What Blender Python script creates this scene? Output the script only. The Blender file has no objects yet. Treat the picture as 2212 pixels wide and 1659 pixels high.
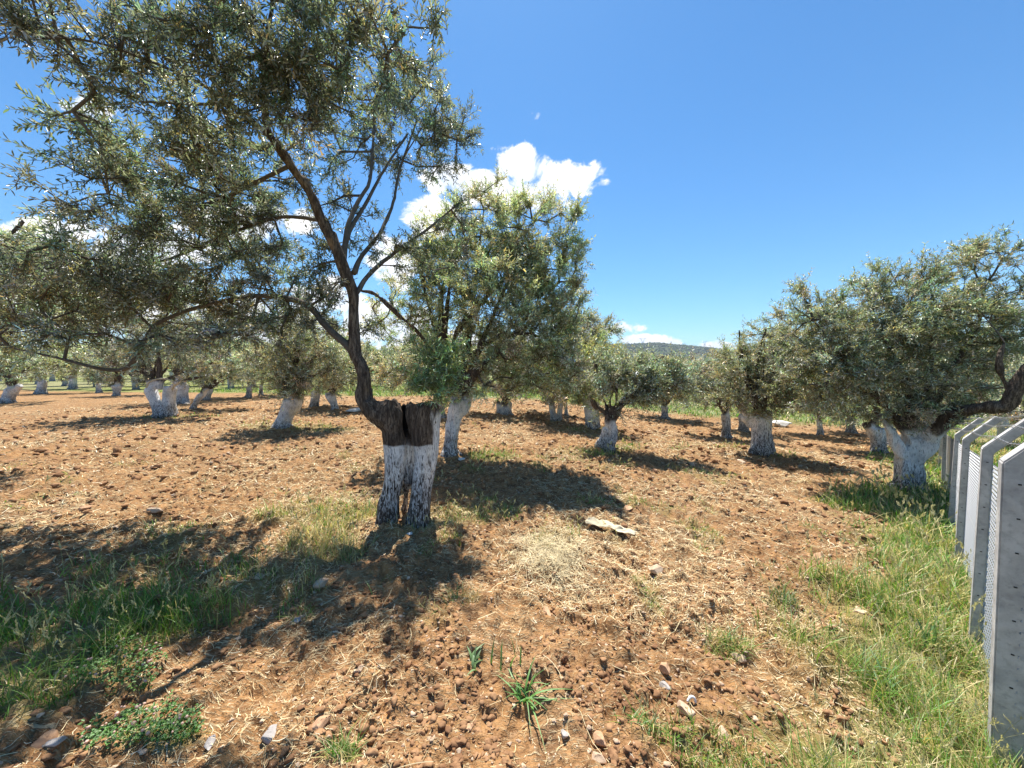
import bpy, math, random
import numpy as np
from math import radians, sin, cos, tan, pi

# ------------------------------------------------------------------ camera, world, sun, exposure
S = bpy.context.scene
C = S.collection
EYE = 1.65                                  # lens height above the soil under the camera
PITCH = radians(2.67)
cam_d = bpy.data.cameras.new('camera'); cam = bpy.data.objects.new('camera', cam_d); C.objects.link(cam)
cam_d.lens = 13.0; cam_d.sensor_width = 36.0; cam_d.clip_start = 0.05; cam_d.clip_end = 20000
cam.location = (0, 0, EYE); cam.rotation_euler = (pi/2 - PITCH, 0, 0)
S.camera = cam
S.render.resolution_x = 1024; S.render.resolution_y = 768
S.view_settings.view_transform = 'Standard'; S.view_settings.look = 'None'
S.view_settings.exposure = 1.0; S.view_settings.gamma = 1.0
S.cycles.max_bounces = 8; S.cycles.transparent_max_bounces = 8
S.cycles.diffuse_bounces = 4; S.cycles.transmission_bounces = 4; S.cycles.glossy_bounces = 2
S.cycles.sample_clamp_indirect = 6

SUN_EL, SUN_AZ = radians(65), radians(-5)    # azimuth turns clockwise from +Y, the way the camera looks
sd = bpy.data.lights.new('sun', 'SUN'); sun = bpy.data.objects.new('sun', sd); C.objects.link(sun)
sd.energy = 5.0; sd.angle = radians(0.55); sd.color = (1.0, 0.955, 0.88)
sun.rotation_euler = (pi/2 - SUN_EL, 0, -SUN_AZ + 0)      # lamp shines along -Z; tipped so that it comes from +Y
sun.rotation_euler = (-(pi/2 - SUN_EL), 0, -SUN_AZ)

world = bpy.data.worlds.new('World'); S.world = world; world.use_nodes = True
NT = world.node_tree; NT.nodes.clear()
def nd(nt, t, **k):
    n = nt.nodes.new(t)
    for a, b in k.items():
        if a == 'inp':
            for i, v in b.items(): n.inputs[i].default_value = v
        else: setattr(n, a, b)
    return n
def mth(nt, op, a, b=None, c=None, clamp=False):
    n = nt.nodes.new('ShaderNodeMath'); n.operation = op; n.use_clamp = clamp
    for i, v in enumerate((a, b, c)):
        if v is None: continue
        if isinstance(v, (int, float)): n.inputs[i].default_value = v
        else: nt.links.new(v, n.inputs[i])
    return n.outputs[0]
def mixc(nt, f, a, b, blend='MIX'):
    n = nt.nodes.new('ShaderNodeMix'); n.data_type = 'RGBA'; n.blend_type = blend; n.clamp_factor = True
    for i, v in ((0, f), (6, a), (7, b)):
        if isinstance(v, (int, float)): n.inputs[i].default_value = v
        elif isinstance(v, (tuple, list)): n.inputs[i].default_value = (*v[:3], 1)
        else: nt.links.new(v, n.inputs[i])
    return n.outputs[2]
def maprange(nt, v, a, b, c=0.0, d=1.0, smooth=True):
    n = nt.nodes.new('ShaderNodeMapRange'); n.interpolation_type = 'SMOOTHSTEP' if smooth else 'LINEAR'
    nt.links.new(v, n.inputs[0])
    for i, x in enumerate((a, b, c, d)): n.inputs[i+1].default_value = x
    return n.outputs[0]

F = 798.8; CX, CY = 1106.0, 829.5           # the photograph viewed at 2212 x 1659
def ray(px, py):
    a = (px-CX)/F; b = (CY-py)/F
    return (a, cos(PITCH)+b*sin(PITCH), -sin(PITCH)+b*cos(PITCH))
def W(px, py, Y):
    d = ray(px, py); k = Y/d[1]
    return np.array((d[0]*k, Y, EYE+d[2]*k))
def proj(P):
    P = np.asarray(P, float); y = P[..., 1]; z = P[..., 2]-EYE
    dep = y*cos(PITCH) - z*sin(PITCH); up = y*sin(PITCH) + z*cos(PITCH)
    dep = np.where(np.abs(dep) < 1e-3, 1e-3, dep)
    return CX + F*P[..., 0]/dep, CY - F*up/dep, dep

sky = nd(NT, 'ShaderNodeTexSky', sky_type='NISHITA', sun_disc=False, sun_elevation=SUN_EL, sun_rotation=SUN_AZ)
sky.altitude = 100; sky.air_density = 1.0; sky.dust_density = 0.25; sky.ozone_density = 2.2
hsv = nd(NT, 'ShaderNodeHueSaturation', inp={0: .493, 1: 1.12, 2: 1.0}); NT.links.new(sky.outputs[0], hsv.inputs[4])
tc = nd(NT, 'ShaderNodeTexCoord')
sep = nd(NT, 'ShaderNodeSeparateXYZ'); NT.links.new(tc.outputs['Generated'], sep.inputs[0])
yy = mth(NT, 'MAXIMUM', sep.outputs[1], 0.02)
u = mth(NT, 'DIVIDE', sep.outputs[0], yy); v = mth(NT, 'DIVIDE', sep.outputs[2], yy)
uv = nd(NT, 'ShaderNodeCombineXYZ'); NT.links.new(u, uv.inputs[0]); NT.links.new(v, uv.inputs[1])
n1 = nd(NT, 'ShaderNodeTexNoise', inp={2: 8.5, 3: 11.0, 4: 0.66, 8: 0.5}); NT.links.new(uv.outputs[0], n1.inputs[0])
def skyuv(px, py):
    d = ray(px, py); return d[0]/d[1], d[2]/d[1]
CLOUDS = [(985, 385, 80, 45), (1130, 360, 62, 52), (1225, 385, 84, 44), (1290, 392, 34, 14, .1), (1080, 318, 26, 12, .2), (1085, 415, 120, 50), (1165, 420, 80, 42),
          (930, 470, 70, 50), (860, 560, 75, 60), (710, 640, 80, 40), (830, 700, 110, 50), (500, 480, 170, 45),
          (330, 540, 180, 50), (100, 500, 150, 28), (560, 720, 240, 80), (200, 640, 260, 90), (190, 232, 70, 34, .25), (1136, 252, 34, 22, .42),
          (1280, 718, 70, 22), (1355, 708, 42, 15), (1375, 733, 70, 13), (1432, 740, 48, 15), (1180, 745, 150, 35), (960, 760, 200, 45),
          (1545, 748, 40, 12), (2150, 748, 70, 24), (1700, 752, 60, 8), (1900, 745, 120, 14), (2400, 640, 120, 60), (-200, 560, 260, 90)]
field = None
for (px, py, rx, ry, *bi) in CLOUDS:
    a, b = skyuv(px, py)
    du = mth(NT, 'MULTIPLY', mth(NT, 'SUBTRACT', u, a), F/rx); dv = mth(NT, 'MULTIPLY', mth(NT, 'SUBTRACT', v, b), F/ry)
    r2 = mth(NT, 'ADD', mth(NT, 'MULTIPLY', du, du), mth(NT, 'MULTIPLY', dv, dv))
    f_ = mth(NT, 'MULTIPLY', mth(NT, 'SUBTRACT', 1.0, r2), min(rx, 60)/60)
    if bi: f_ = mth(NT, 'SUBTRACT', f_, bi[0])
    field = f_ if field is None else mth(NT, 'MAXIMUM', field, f_)
n2 = nd(NT, 'ShaderNodeTexNoise', inp={2: 2.2, 3: 4.0, 4: 0.5}); NT.links.new(uv.outputs[0], n2.inputs[0])
fld = mth(NT, 'ADD', field, mth(NT, 'MULTIPLY', mth(NT, 'SUBTRACT', n1.outputs[0], 0.49), 4.6))
den = maprange(NT, mth(NT, 'MINIMUM', fld, mth(NT, 'MULTIPLY_ADD', field, 1.3, 0.75)), 0.05, 0.6)
den = mth(NT, 'MULTIPLY', den, maprange(NT, sep.outputs[2], -0.02, 0.02))
ccol = mixc(NT, maprange(NT, n1.outputs[0], 0.35, 0.6), (6.0, 6.8, 8.2), (9.6, 9.5, 9.3))
skyc = mixc(NT, den, mixc(NT, 1.0, hsv.outputs[0], (.60, .96, 1.20), 'MULTIPLY'), ccol)
bg = nd(NT, 'ShaderNodeBackground', inp={1: 0.074}); NT.links.new(skyc, bg.inputs[0])
wo = nd(NT, 'ShaderNodeOutputWorld'); NT.links.new(bg.outputs[0], wo.inputs[0])

# ------------------------------------------------------------------ helpers
def rng(seed): return np.random.default_rng(seed)
_T = rng(7).random(1 << 16).astype(np.float32)
def vnoise(x, y, z, seed=0):
    x, y, z = np.broadcast_arrays(np.asarray(x, float), y, z)
    xi, yi, zi = np.floor(x).astype(np.int64), np.floor(y).astype(np.int64), np.floor(z).astype(np.int64)
    fx, fy, fz = x-xi, y-yi, z-zi
    fx, fy, fz = [t*t*(3-2*t) for t in (fx, fy, fz)]
    def h(a, b, c):
        k = (a*73856093) ^ (b*19349663) ^ (c*83492791) ^ (seed*2654435761)
        k = (k ^ (k >> 13))*1274126177
        return _T[(k ^ (k >> 16)) & 0xffff]
    r = 0
    for dx in (0, 1):
        for dy in (0, 1):
            for dz in (0, 1):
                r = r + h(xi+dx, yi+dy, zi+dz)*(fx if dx else 1-fx)*(fy if dy else 1-fy)*(fz if dz else 1-fz)
    return r
def fbm(x, y, z=0.0, o=4, seed=0):
    r = 0; a = .5; t = 0
    for i in range(o):
        r = r + a*vnoise(x*2**i, y*2**i, np.asarray(z)*2**i, seed+i); t += a; a *= .5
    return r/t
def sstep(a, b, x):
    t = np.clip((x-a)/(b-a), 0, 1); return t*t*(3-2*t)
def norm(v): return v/np.maximum(np.linalg.norm(v, axis=-1, keepdims=True), 1e-9)

def link(o, parent=None):
    C.objects.link(o)
    if parent is not None: o.parent = parent
    return o
def mesh(name, V, Fs, mats, parent=None, col=None, smooth=False, mi=None, attrs=None):
    """V (n,3); Fs a list of (m,k) index arrays; mats a list; mi material index per face array"""
    me = bpy.data.meshes.new(name); V = np.asarray(V, np.float32)
    me.vertices.add(len(V)); me.vertices.foreach_set('co', V.ravel())
    Fs = [np.asarray(f, np.int32) for f in Fs]; keep = [i for i, f in enumerate(Fs) if len(f)]
    Fs2 = [Fs[i] for i in keep]
    me.loops.add(sum(f.size for f in Fs2)); me.polygons.add(sum(len(f) for f in Fs2))
    me.loops.foreach_set('vertex_index', np.concatenate([f.ravel() for f in Fs2]))
    tot = np.concatenate([np.full(len(f), f.shape[1], np.int32) for f in Fs2])
    st = np.zeros(len(tot), np.int32); st[1:] = np.cumsum(tot)[:-1]
    me.polygons.foreach_set('loop_start', st)
    me.update(calc_edges=True)
    if mi is not None:
        me.polygons.foreach_set('material_index', np.concatenate([np.full(len(Fs[i]), mi[i], np.int32) for i in keep]))
    if smooth: me.polygons.foreach_set('use_smooth', np.ones(len(tot), bool))
    for m in (mats if isinstance(mats, (list, tuple)) else [mats]): me.materials.append(m)
    if col is not None:
        a = me.attributes.new('col', 'FLOAT_COLOR', 'POINT')
        c = np.ones((len(V), 4), np.float32); c[:, :3] = col; a.data.foreach_set('color', c.ravel())
    for k, val in (attrs or {}).items():
        a = me.attributes.new(k, 'FLOAT', 'POINT'); a.data.foreach_set('value', np.asarray(val, np.float32))
    me.validate(); me.update()
    return link(bpy.data.objects.new(name, me), parent)
def tag(o, label=None, cat=None, group=None, kind=None):
    if label: o['label'] = label
    if cat: o['category'] = cat
    if group: o['group'] = group
    if kind: o['kind'] = kind
    return o
def empty(name, loc):
    o = bpy.data.objects.new(name, None); o.location = tuple(float(c) for c in loc); o.empty_display_size = .2
    C.objects.link(o); bpy.context.view_layer.update(); return o

def softp(x, k=.6): return np.log1p(np.exp(np.clip(x/k, -30, 30)))*k
def macro(x, y):
    x = np.asarray(x, float); y = np.asarray(y, float)
    fade = 1 - sstep(28, 60, np.hypot(x, y))
    a = .115*softp(x-.4)
    a = 1.15*(1-np.exp(-a/1.15))*1.12
    a = a*(1-.75*sstep(14, 34, y))
    un = (fbm(x*.16+9, y*.16, 0, 3, 11)-.5)*.16 + (fbm(x*.7, y*.7, 0, 3, 12)-.5)*.09*np.clip(np.hypot(x, y)/6, .5, 1)
    return (-a + un)*fade - .15*(1-fade)
MOUNDS = []
def ground_z(x, y):
    g = macro(x, y)
    for (mx, my, r, h) in MOUNDS:
        g = g + h*np.exp(-((x-mx)**2+(y-my)**2)/(r*r))
    return g
def micro(x, y):
    r = np.hypot(x, y)
    f1 = fbm(x*3.1, y*3.1, 0, 3, 21); f2 = vnoise(x*9, y*9, 0, 22); f3 = vnoise(x*21, y*21, 0, 23); f4 = vnoise(x*47, y*47, 0, 24)
    lump = sstep(.45, .85, f2)*.034 + sstep(.4, .8, f3)*.020*(.4+f1) + f4*.011*(.3+f1)
    pit = -sstep(.60, .82, fbm(x*6.3, y*6.3, 3.0, 3, 27))*.03
    fade = (1-sstep(12, 26, r)*.7)*(1-sstep(60, 90, r))
    return ((f1-.5)*.09 + lump*1.25 + pit*1.2 - .012)*fade
def gz(x, y): return float(ground_z(np.float64(x), np.float64(y)))
def G(px, py):
    """the point of the soil seen at a pixel"""
    d = ray(px, py); Y = 5.0
    lo, hi = .8, 80.
    for _ in range(40):
        m = (lo+hi)/2; k = m/d[1]
        if EYE+d[2]*k > gz(d[0]*k, m): lo = m
        else: hi = m
    k = lo/d[1]; return np.array((d[0]*k, lo, gz(d[0]*k, lo)))

# ------------------------------------------------------------------ materials
def newmat(name):
    m = bpy.data.materials.new(name); m.use_nodes = True; nt = m.node_tree; nt.nodes.clear()
    out = nt.nodes.new('ShaderNodeOutputMaterial'); return m, nt, out
def pbsdf(nt, col, rough=.9, spec=.3, normal=None):
    b = nt.nodes.new('ShaderNodeBsdfPrincipled')
    if isinstance(col, tuple): b.inputs['Base Color'].default_value = (*col, 1)
    else: nt.links.new(col, b.inputs['Base Color'])
    if isinstance(rough, (int, float)): b.inputs['Roughness'].default_value = rough
    else: nt.links.new(rough, b.inputs['Roughness'])
    b.inputs['Specular IOR Level'].default_value = spec
    if normal is not None: nt.links.new(normal, b.inputs['Normal'])
    return b
def noise(nt, vec, scale, detail=4, rough=.55, dist=0.0, out=0):
    n = nd(nt, 'ShaderNodeTexNoise', inp={2: scale, 3: detail, 4: rough, 8: dist}); nt.links.new(vec, n.inputs[0]); return n.outputs[out]
def bump(nt, h, strength=.4, dist=.01):
    b = nd(nt, 'ShaderNodeBump', inp={0: strength, 1: dist}); nt.links.new(h, b.inputs['Height']); return b.outputs[0]
def attr(nt, name): n = nd(nt, 'ShaderNodeAttribute', attribute_name=name); return n
def mapping(nt, vec, scale=(1, 1, 1), loc=(0, 0, 0), rot=(0, 0, 0)):
    n = nd(nt, 'ShaderNodeMapping'); nt.links.new(vec, n.inputs[0]); n.inputs[1].default_value = loc; n.inputs[2].default_value = rot; n.inputs[3].default_value = scale
    return n.outputs[0]

def leaf_mat(name, top, under, trans, gloss=.42):
    m, nt, out = newmat(name)
    a = attr(nt, 'col')
    geo = nd(nt, 'ShaderNodeNewGeometry')
    c1 = mixc(nt, 1.0, a.outputs['Color'], top, 'MULTIPLY'); c2 = mixc(nt, 1.0, a.outputs['Color'], under, 'MULTIPLY')
    c = mixc(nt, geo.outputs['Backfacing'], c1, c2)
    b = pbsdf(nt, c, gloss, .8)
    t = nd(nt, 'ShaderNodeBsdfTranslucent'); nt.links.new(mixc(nt, 1.0, a.outputs['Color'], trans, 'MULTIPLY'), t.inputs[0])
    mx = nd(nt, 'ShaderNodeMixShader', inp={0: .33}); nt.links.new(b.outputs[0], mx.inputs[1]); nt.links.new(t.outputs[0], mx.inputs[2])
    nt.links.new(mx.outputs[0], out.inputs[0]); return m
M_LEAF = leaf_mat('olive_leaf', (.092, .104, .058), (.42, .425, .37), (.36, .39, .19), .36)
M_SHOOT = leaf_mat('young_olive_leaf', (.17, .25, .09), (.36, .45, .27), (.38, .52, .17), .30)
M_GRASS = leaf_mat('grass_blade', (1.05, 1.05, .95), (1.05, 1.05, .95), (1.35, 1.35, .8), .55)

def bark_mat():
    m, nt, out = newmat('olive_bark')
    tcn = nd(nt, 'ShaderNodeTexCoord').outputs['Object']
    sv = mapping(nt, tcn, (9, 9, 1.6))
    big = noise(nt, sv, 3.2, 6, .62, .4)
    fine = noise(nt, mapping(nt, tcn, (75, 75, 17)), 1.0, 5, .65, .8)
    blot = noise(nt, tcn, 4.5, 4, .6)
    bark = mixc(nt, maprange(nt, big, .35, .68), (.062, .047, .037), (.24, .19, .145))
    bark = mixc(nt, maprange(nt, fine, .35, .6), (.045, .034, .028), bark)
    bark = mixc(nt, maprange(nt, blot, .62, .75, 0, .55), bark, (.30, .20, .11))
    pa = attr(nt, 'paint').outputs['Fac']; we = attr(nt, 'wear').outputs['Fac']
    worn = mth(nt, 'ADD', mth(nt, 'MULTIPLY', fine, .74), mth(nt, 'MULTIPLY', big, .26))
    thr = mth(nt, 'SUBTRACT', .350, mth(nt, 'MULTIPLY', we, -.135))      # more bare bark where the wash has worn
    wf = mth(nt, 'MULTIPLY', mth(nt, 'SUBTRACT', worn, thr), 7.5, clamp=True)
    wash = mixc(nt, maprange(nt, blot, .3, .6), (.52, .52, .52), (.84, .83, .81))
    c = mixc(nt, mth(nt, 'MULTIPLY', pa, wf), bark, wash)
    hollow_shade = attr(nt, 'hollow').outputs['Fac']
    c = mixc(nt, hollow_shade, c, (.018, .014, .012))  # shade inside the trunk hollow, painted on as near-black colour
    h = mth(nt, 'ADD', mth(nt, 'MULTIPLY', big, .6), mth(nt, 'MULTIPLY', fine, .4))
    b = pbsdf(nt, c, .92, .12, bump(nt, h, .8, .03)); nt.links.new(b.outputs[0], out.inputs[0]); return m
M_BARK = bark_mat()
m, nt, out = newmat('branch_bark'); tcn = nd(nt, 'ShaderNodeTexCoord').outputs['Object']
cc = mixc(nt, noise(nt, mapping(nt, tcn, (20, 20, 8)), 2.0, 4), (.055, .045, .036), (.19, .165, .135))
nt.links.new(pbsdf(nt, cc, .9, .15).outputs[0], out.inputs[0]); M_BRANCH = m

def soil_mat():
    m, nt, out = newmat('tilled_soil')
    P = nd(nt, 'ShaderNodeTexCoord').outputs['Object']
    a = noise(nt, P, .8, 5, .6); b_ = noise(nt, P, 9, 6, .65); c_ = noise(nt, P, 60, 4, .6); d_ = noise(nt, P, 3.1, 5, .6)
    col = mixc(nt, maprange(nt, b_, .34, .66), (.160, .077, .032), (.39, .208, .085))
    col = mixc(nt, maprange(nt, c_, .45, .72, 0, .6), col, (.46, .29, .16))
    col = mixc(nt, maprange(nt, a, .45, .7, 0, .35), col, (.40, .26, .145))
    # dry straw trodden into the surface, short pale streaks lying every way
    st = None
    for i, (r, s) in enumerate(((0.3, 1.0), (1.4, .83), (2.5, 1.2), (.9, .6))):
        q = mapping(nt, P, (14*s, 110*s, 14), (i*3.1, i*1.7, 0), (0, 0, r))
        e = maprange(nt, noise(nt, q, 1.0, 2, .5, .8), .60, .68)
        st = e if st is None else mth(nt, 'MAXIMUM', st, e)
    st = mth(nt, 'MULTIPLY', st, maprange(nt, d_, .33, .6, .12, .85))
    col = mixc(nt, st, col, (.62, .48, .28))
    sx = nd(nt, 'ShaderNodeSeparateXYZ'); nt.links.new(P, sx.inputs[0])
    # unploughed ground beyond the far edge and beyond the fence
    e1 = mth(nt, 'ADD', sx.outputs[1], mth(nt, 'MULTIPLY', sx.outputs[0], .20))
    e1 = mth(nt, 'ADD', e1, mth(nt, 'MULTIPLY', mth(nt, 'SUBTRACT', noise(nt, P, .35, 4), .5), 5.0))
    gm = maprange(nt, e1, 18.5, 20.5)
    e2 = mth(nt, 'SUBTRACT', mth(nt, 'SUBTRACT', sx.outputs[0], mth(nt, 'MULTIPLY', sx.outputs[1], 1.122)), -.9)
    e2 = mth(nt, 'ADD', e2, mth(nt, 'MULTIPLY', mth(nt, 'SUBTRACT', noise(nt, P, 1.3, 4), .5), 1.6))
    gm = mth(nt, 'MAXIMUM', gm, maprange(nt, e2, -.1, .9, 0, .75))
    gcol = mixc(nt, maprange(nt, noise(nt, P, 1.1, 5, .7), .38, .62), (.10, .145, .035), (.30, .29, .11))
    gcol = mixc(nt, maprange(nt, noise(nt, P, .05, 3, .6), .45, .6), gcol, (.25, .24, .12))
    pa = attr(nt, 'patch').outputs['Fac']
    gm = mth(nt, 'MAXIMUM', gm, mth(nt, 'MULTIPLY', pa, maprange(nt, b_, .35, .6, .25, .8)))
    col = mixc(nt, gm, col, gcol)
    far = maprange(nt, nd_len(nt, P), 80, 500)
    col = mixc(nt, far, col, (.075, .095, .05))
    h = mth(nt, 'ADD', mth(nt, 'MULTIPLY', b_, .5), mth(nt, 'ADD', mth(nt, 'MULTIPLY', c_, .35), mth(nt, 'MULTIPLY', st, .2)))
    b = pbsdf(nt, col, .95, .1, bump(nt, h, 1.0, .05)); nt.links.new(b.outputs[0], out.inputs[0]); return m
def nd_len(nt, v):
    n = nd(nt, 'ShaderNodeVectorMath', operation='LENGTH'); nt.links.new(v, n.inputs[0]); return n.outputs['Value']
M_SOIL = soil_mat()
def simple(name, c1, c2, scale=8, rough=.9, spec=.2, b=.4, bd=.01):
    m, nt, out = newmat(name); P = nd(nt, 'ShaderNodeTexCoord').outputs['Object']
    n = noise(nt, P, scale, 6, .65); n2 = noise(nt, P, scale*6, 4, .6)
    c = mixc(nt, maprange(nt, n, .35, .65), c1, c2)
    c = mixc(nt, maprange(nt, n2, .3, .5, .35, 0), c, tuple(x*.55 for x in c1))
    h = mth(nt, 'ADD', n, mth(nt, 'MULTIPLY', n2, .5))
    nt.links.new(pbsdf(nt, c, rough, spec, bump(nt, h, b, bd)).outputs[0], out.inputs[0]); return m
M_CLOD = simple('soil_clod', (.19, .095, .046), (.37, .21, .105), 9)
M_STONE = simple('pale_stone', (.40, .28, .19), (.60, .45, .31), 10)
M_STONEG = simple('grey_stone', (.30, .27, .245), (.46, .42, .38), 10)
M_STONER = simple('red_stone', (.40, .23, .13), (.58, .37, .22), 10)
M_WHITE = simple('white_rock', (.60, .57, .52), (.80, .77, .72), 5)
M_CONC = simple('concrete', (.34, .33, .32), (.52, .51, .49), 6, .88, .2, .6, .006)
M_HOLE_SHADE = simple('concrete_hole_shade', (.03, .028, .026), (.06, .055, .05), 20)
M_CLOTH = simple('pale_cloth', (.50, .42, .28), (.64, .56, .40), 4, .85, .1, .2)
M_PLASTIC = simple('white_plastic', (.75, .76, .78), (.85, .85, .86), 3, .35, .5, .05)
M_HILL = simple('hill_scrub', (.035, .055, .022), (.09, .10, .05), .02, 1, 0, .1)
m, nt, out = newmat('far_crowns'); a = attr(nt, 'col'); nt.links.new(pbsdf(nt, a.outputs['Color'], 1.0, .0).outputs[0], out.inputs[0]); M_FAR = m
m, nt, out = newmat('galvanised_wire'); b = pbsdf(nt, (.62, .63, .65), .38, .5); b.inputs['Metallic'].default_value = .85; nt.links.new(b.outputs[0], out.inputs[0]); M_WIRE = m
m, nt, out = newmat('straw'); a = attr(nt, 'col'); nt.links.new(pbsdf(nt, a.outputs['Color'], .7, .25).outputs[0], out.inputs[0]); M_STRAW = m

# ------------------------------------------------------------------ ground, hills
TR = {}    # positions of the tree bases, filled below from the photograph
BASES = dict(main=(872, 1128), second=(970, 982), A=(16, 870), B=(89, 851), C=(213, 849), D=(252, 855), E=(345, 898), Fr=(388, 872),
             Gl=(418, 884), G2=(440, 864), H=(538, 859), I=(564, 854), J=(609, 923), K=(676, 879), L=(723, 886), M=(953, 905),
             N=(1094, 896), O=(1196, 909), P=(1223, 897), Q=(1275, 926), R=(1313, 970), Sx=(1436, 904), T=(1568, 946), U=(1607, 932),
             V=(1640, 976), X=(1773, 941), Y=(1838, 935), Z=(1899, 977), Z2=(1924, 962), BIG=(1962, 1056))
for k, (a, b) in BASES.items(): TR[k] = G(a, b)
for k, r, h in (('main', .8, .05), ('second', .7, .06), ('E', .9, .10), ('J', .7, .06), ('R', .8, .08), ('V', .9, .08), ('BIG', .9, .06), ('Q', .6, .05)):
    MOUNDS.append((TR[k][0], TR[k][1], r, h))
for k, (a, b) in BASES.items(): TR[k] = G(a, b)

# green and dry patches: centre and half size in the view, turned into ellipses on the soil
PATCH = [  # px, py, rx, ry, density, lushness, height
    (40, 1410, 270, 100, 1.0, 1.0, .20), (270, 1340, 190, 60, .7, .9, .18), (330, 1595, 120, 32, .8, .9, .06), (60, 1500, 120, 50, .7, .9, .14),
    (420, 1260, 280, 60, .30, .7, .18), (700, 1112, 150, 26, .50, .5, .17), (705, 1185, 100, 48, .50, .2, .18), (620, 1260, 120, 40, .4, .5, .16),
    (1000, 1110, 120, 28, .5, .6, .12), (1060, 985, 70, 12, .8, .9, .14), (900, 1145, 90, 14, .35, .3, .12),
    (610, 921, 100, 8, .6, .6, .10), (690, 928, 70, 6, .6, .6, .09), (370, 899, 100, 6, .6, .7, .12), (1290, 977, 60, 9, .7, .7, .16), (1350, 968, 35, 9, .7, .9, .2),
    (1270, 928, 70, 6, .5, .6, .1), (1470, 968, 30, 5, .5, .8, .12), (1580, 965, 50, 6, .4, .6, .12), (1680, 985, 60, 8, .4, .6, .14),
    (1880, 1085, 120, 34, .9, .7, .32), (1960, 1060, 140, 26, .8, .7, .30), (1930, 985, 60, 16, .6, .9, .2), (1200, 1160, 60, 30, .35, .5, .14),
    (1690, 1300, 40, 24, .5, .5, .16), (1575, 1405, 60, 24, .45, .6, .14), (1420, 1580, 60, 40, .35, .8, .10), (1600, 1600, 30, 20, .2, .6, .08),
    (930, 1330, 60, 26, .3, .7, .1), (1020, 1290, 30, 18, .4, .8, .12), (740, 1620, 40, 25, .5, .7, .1), (470, 1330, 80, 26, .45, .8, .15),
    (1800, 1400, 120, 100, .10, .6, .12), (1950, 1620, 120, 60, .30, .7, .12), (1780, 1560, 60, 40, .3, .8, .10), (1500, 1590, 40, 22, .3, .8, .08), (640, 1330, 60, 26, .3, .8, .12), (780, 1000, 50, 6, .0, .4, .1)]
def patch_field(x, y, z=None):
    """(density, lushness, height) of the growth at soil points"""
    P = np.stack([x, y, ground_z(x, y) if z is None else z], -1); px, py, dep = proj(P)
    wob = (fbm(x*2.2, y*2.2, 1.0, 3, 31)-.5)*1.1
    D = np.zeros_like(px); L = np.full_like(px, .5); H = np.full_like(px, .12)
    for (a, b, rx, ry, d, l, h) in PATCH:
        q = np.sqrt(((px-a)/rx)**2 + ((py-b)/ry)**2) + wob
        w = d*(1-sstep(.55, 1.15, q)); w = np.where(dep > .3, w, 0)
        m = w > D; D = np.where(m, w, D); L = np.where(m, l, L); H = np.where(m, h, H)
    fd = (1.122*y + .39 - x)/1.503                      # metres from the fence line into the field
    fw = np.where(y > -3, (1-sstep(.32, .90, fd + wob*.95 + .38*sstep(2.8, 1.2, y))), 0)*np.where(y < 30, 1, 0)
    fw = fw*(1 - .6*sstep(.6, .2, y)*0)
    m = fw > D; D = np.where(m, fw, D); L = np.where(m, .42+.5*fbm(x*1.6, y*1.6, 0, 2, 36), L); H = np.where(m, .30, H)
    sp = sstep(.70, .78, fbm(x*1.9+40, y*1.9, 0, 2, 35))*.35*sstep(14, 9, np.hypot(x, y)); m = sp > D; D = np.where(m, sp, D); L = np.where(m, .8, L); H = np.where(m, .08, H)
    fe = y + .20*x + (fbm(x*.35, y*.35, 2., 3, 33)-.5)*3
    e = sstep(18.3, 20.0, fe)*.9
    m = e > D; D = np.where(m, e, D); L = np.where(m, .85, L); H = np.where(m, .28, H)
    return D, L, H

rr = np.concatenate([[.0], np.linspace(.15, .8, 8), np.exp(np.linspace(math.log(.9), math.log(34), 620)), np.exp(np.linspace(math.log(36), math.log(6000), 60))])
tf = np.linspace(-radians(66), radians(66), 860); tb = np.linspace(radians(66), 2*pi-radians(66), 70)[1:-1]
th = np.concatenate([tf, tb]); nr, ntt = len(rr)-1, len(th)
R_, T_ = np.meshgrid(rr[1:], th, indexing='ij')
gx = (R_*np.sin(T_)).ravel(); gy = (R_*np.cos(T_)).ravel()
gzv = ground_z(gx, gy) + micro(gx, gy)
V = np.concatenate([[[0, 0, gz(0, 0)]], np.stack([gx, gy, gzv], -1)])
i, j = np.meshgrid(np.arange(nr-1), np.arange(ntt), indexing='ij'); j2 = (j+1) % ntt
Q = np.stack([1+i*ntt+j, 1+i*ntt+j2, 1+(i+1)*ntt+j2, 1+(i+1)*ntt+j], -1).reshape(-1, 4)[:, ::-1]
j = np.arange(ntt); T3 = np.stack([np.zeros(ntt, int), 1+(j+1) % ntt, 1+j], -1)
pt = np.concatenate([[0], patch_field(gx, gy, gzv)[0]*(np.hypot(gx, gy) < 40)])
ground = mesh('ground', V, [Q, T3], M_SOIL, smooth=True, attrs={'patch': pt}); tag(ground, kind='structure')

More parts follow.
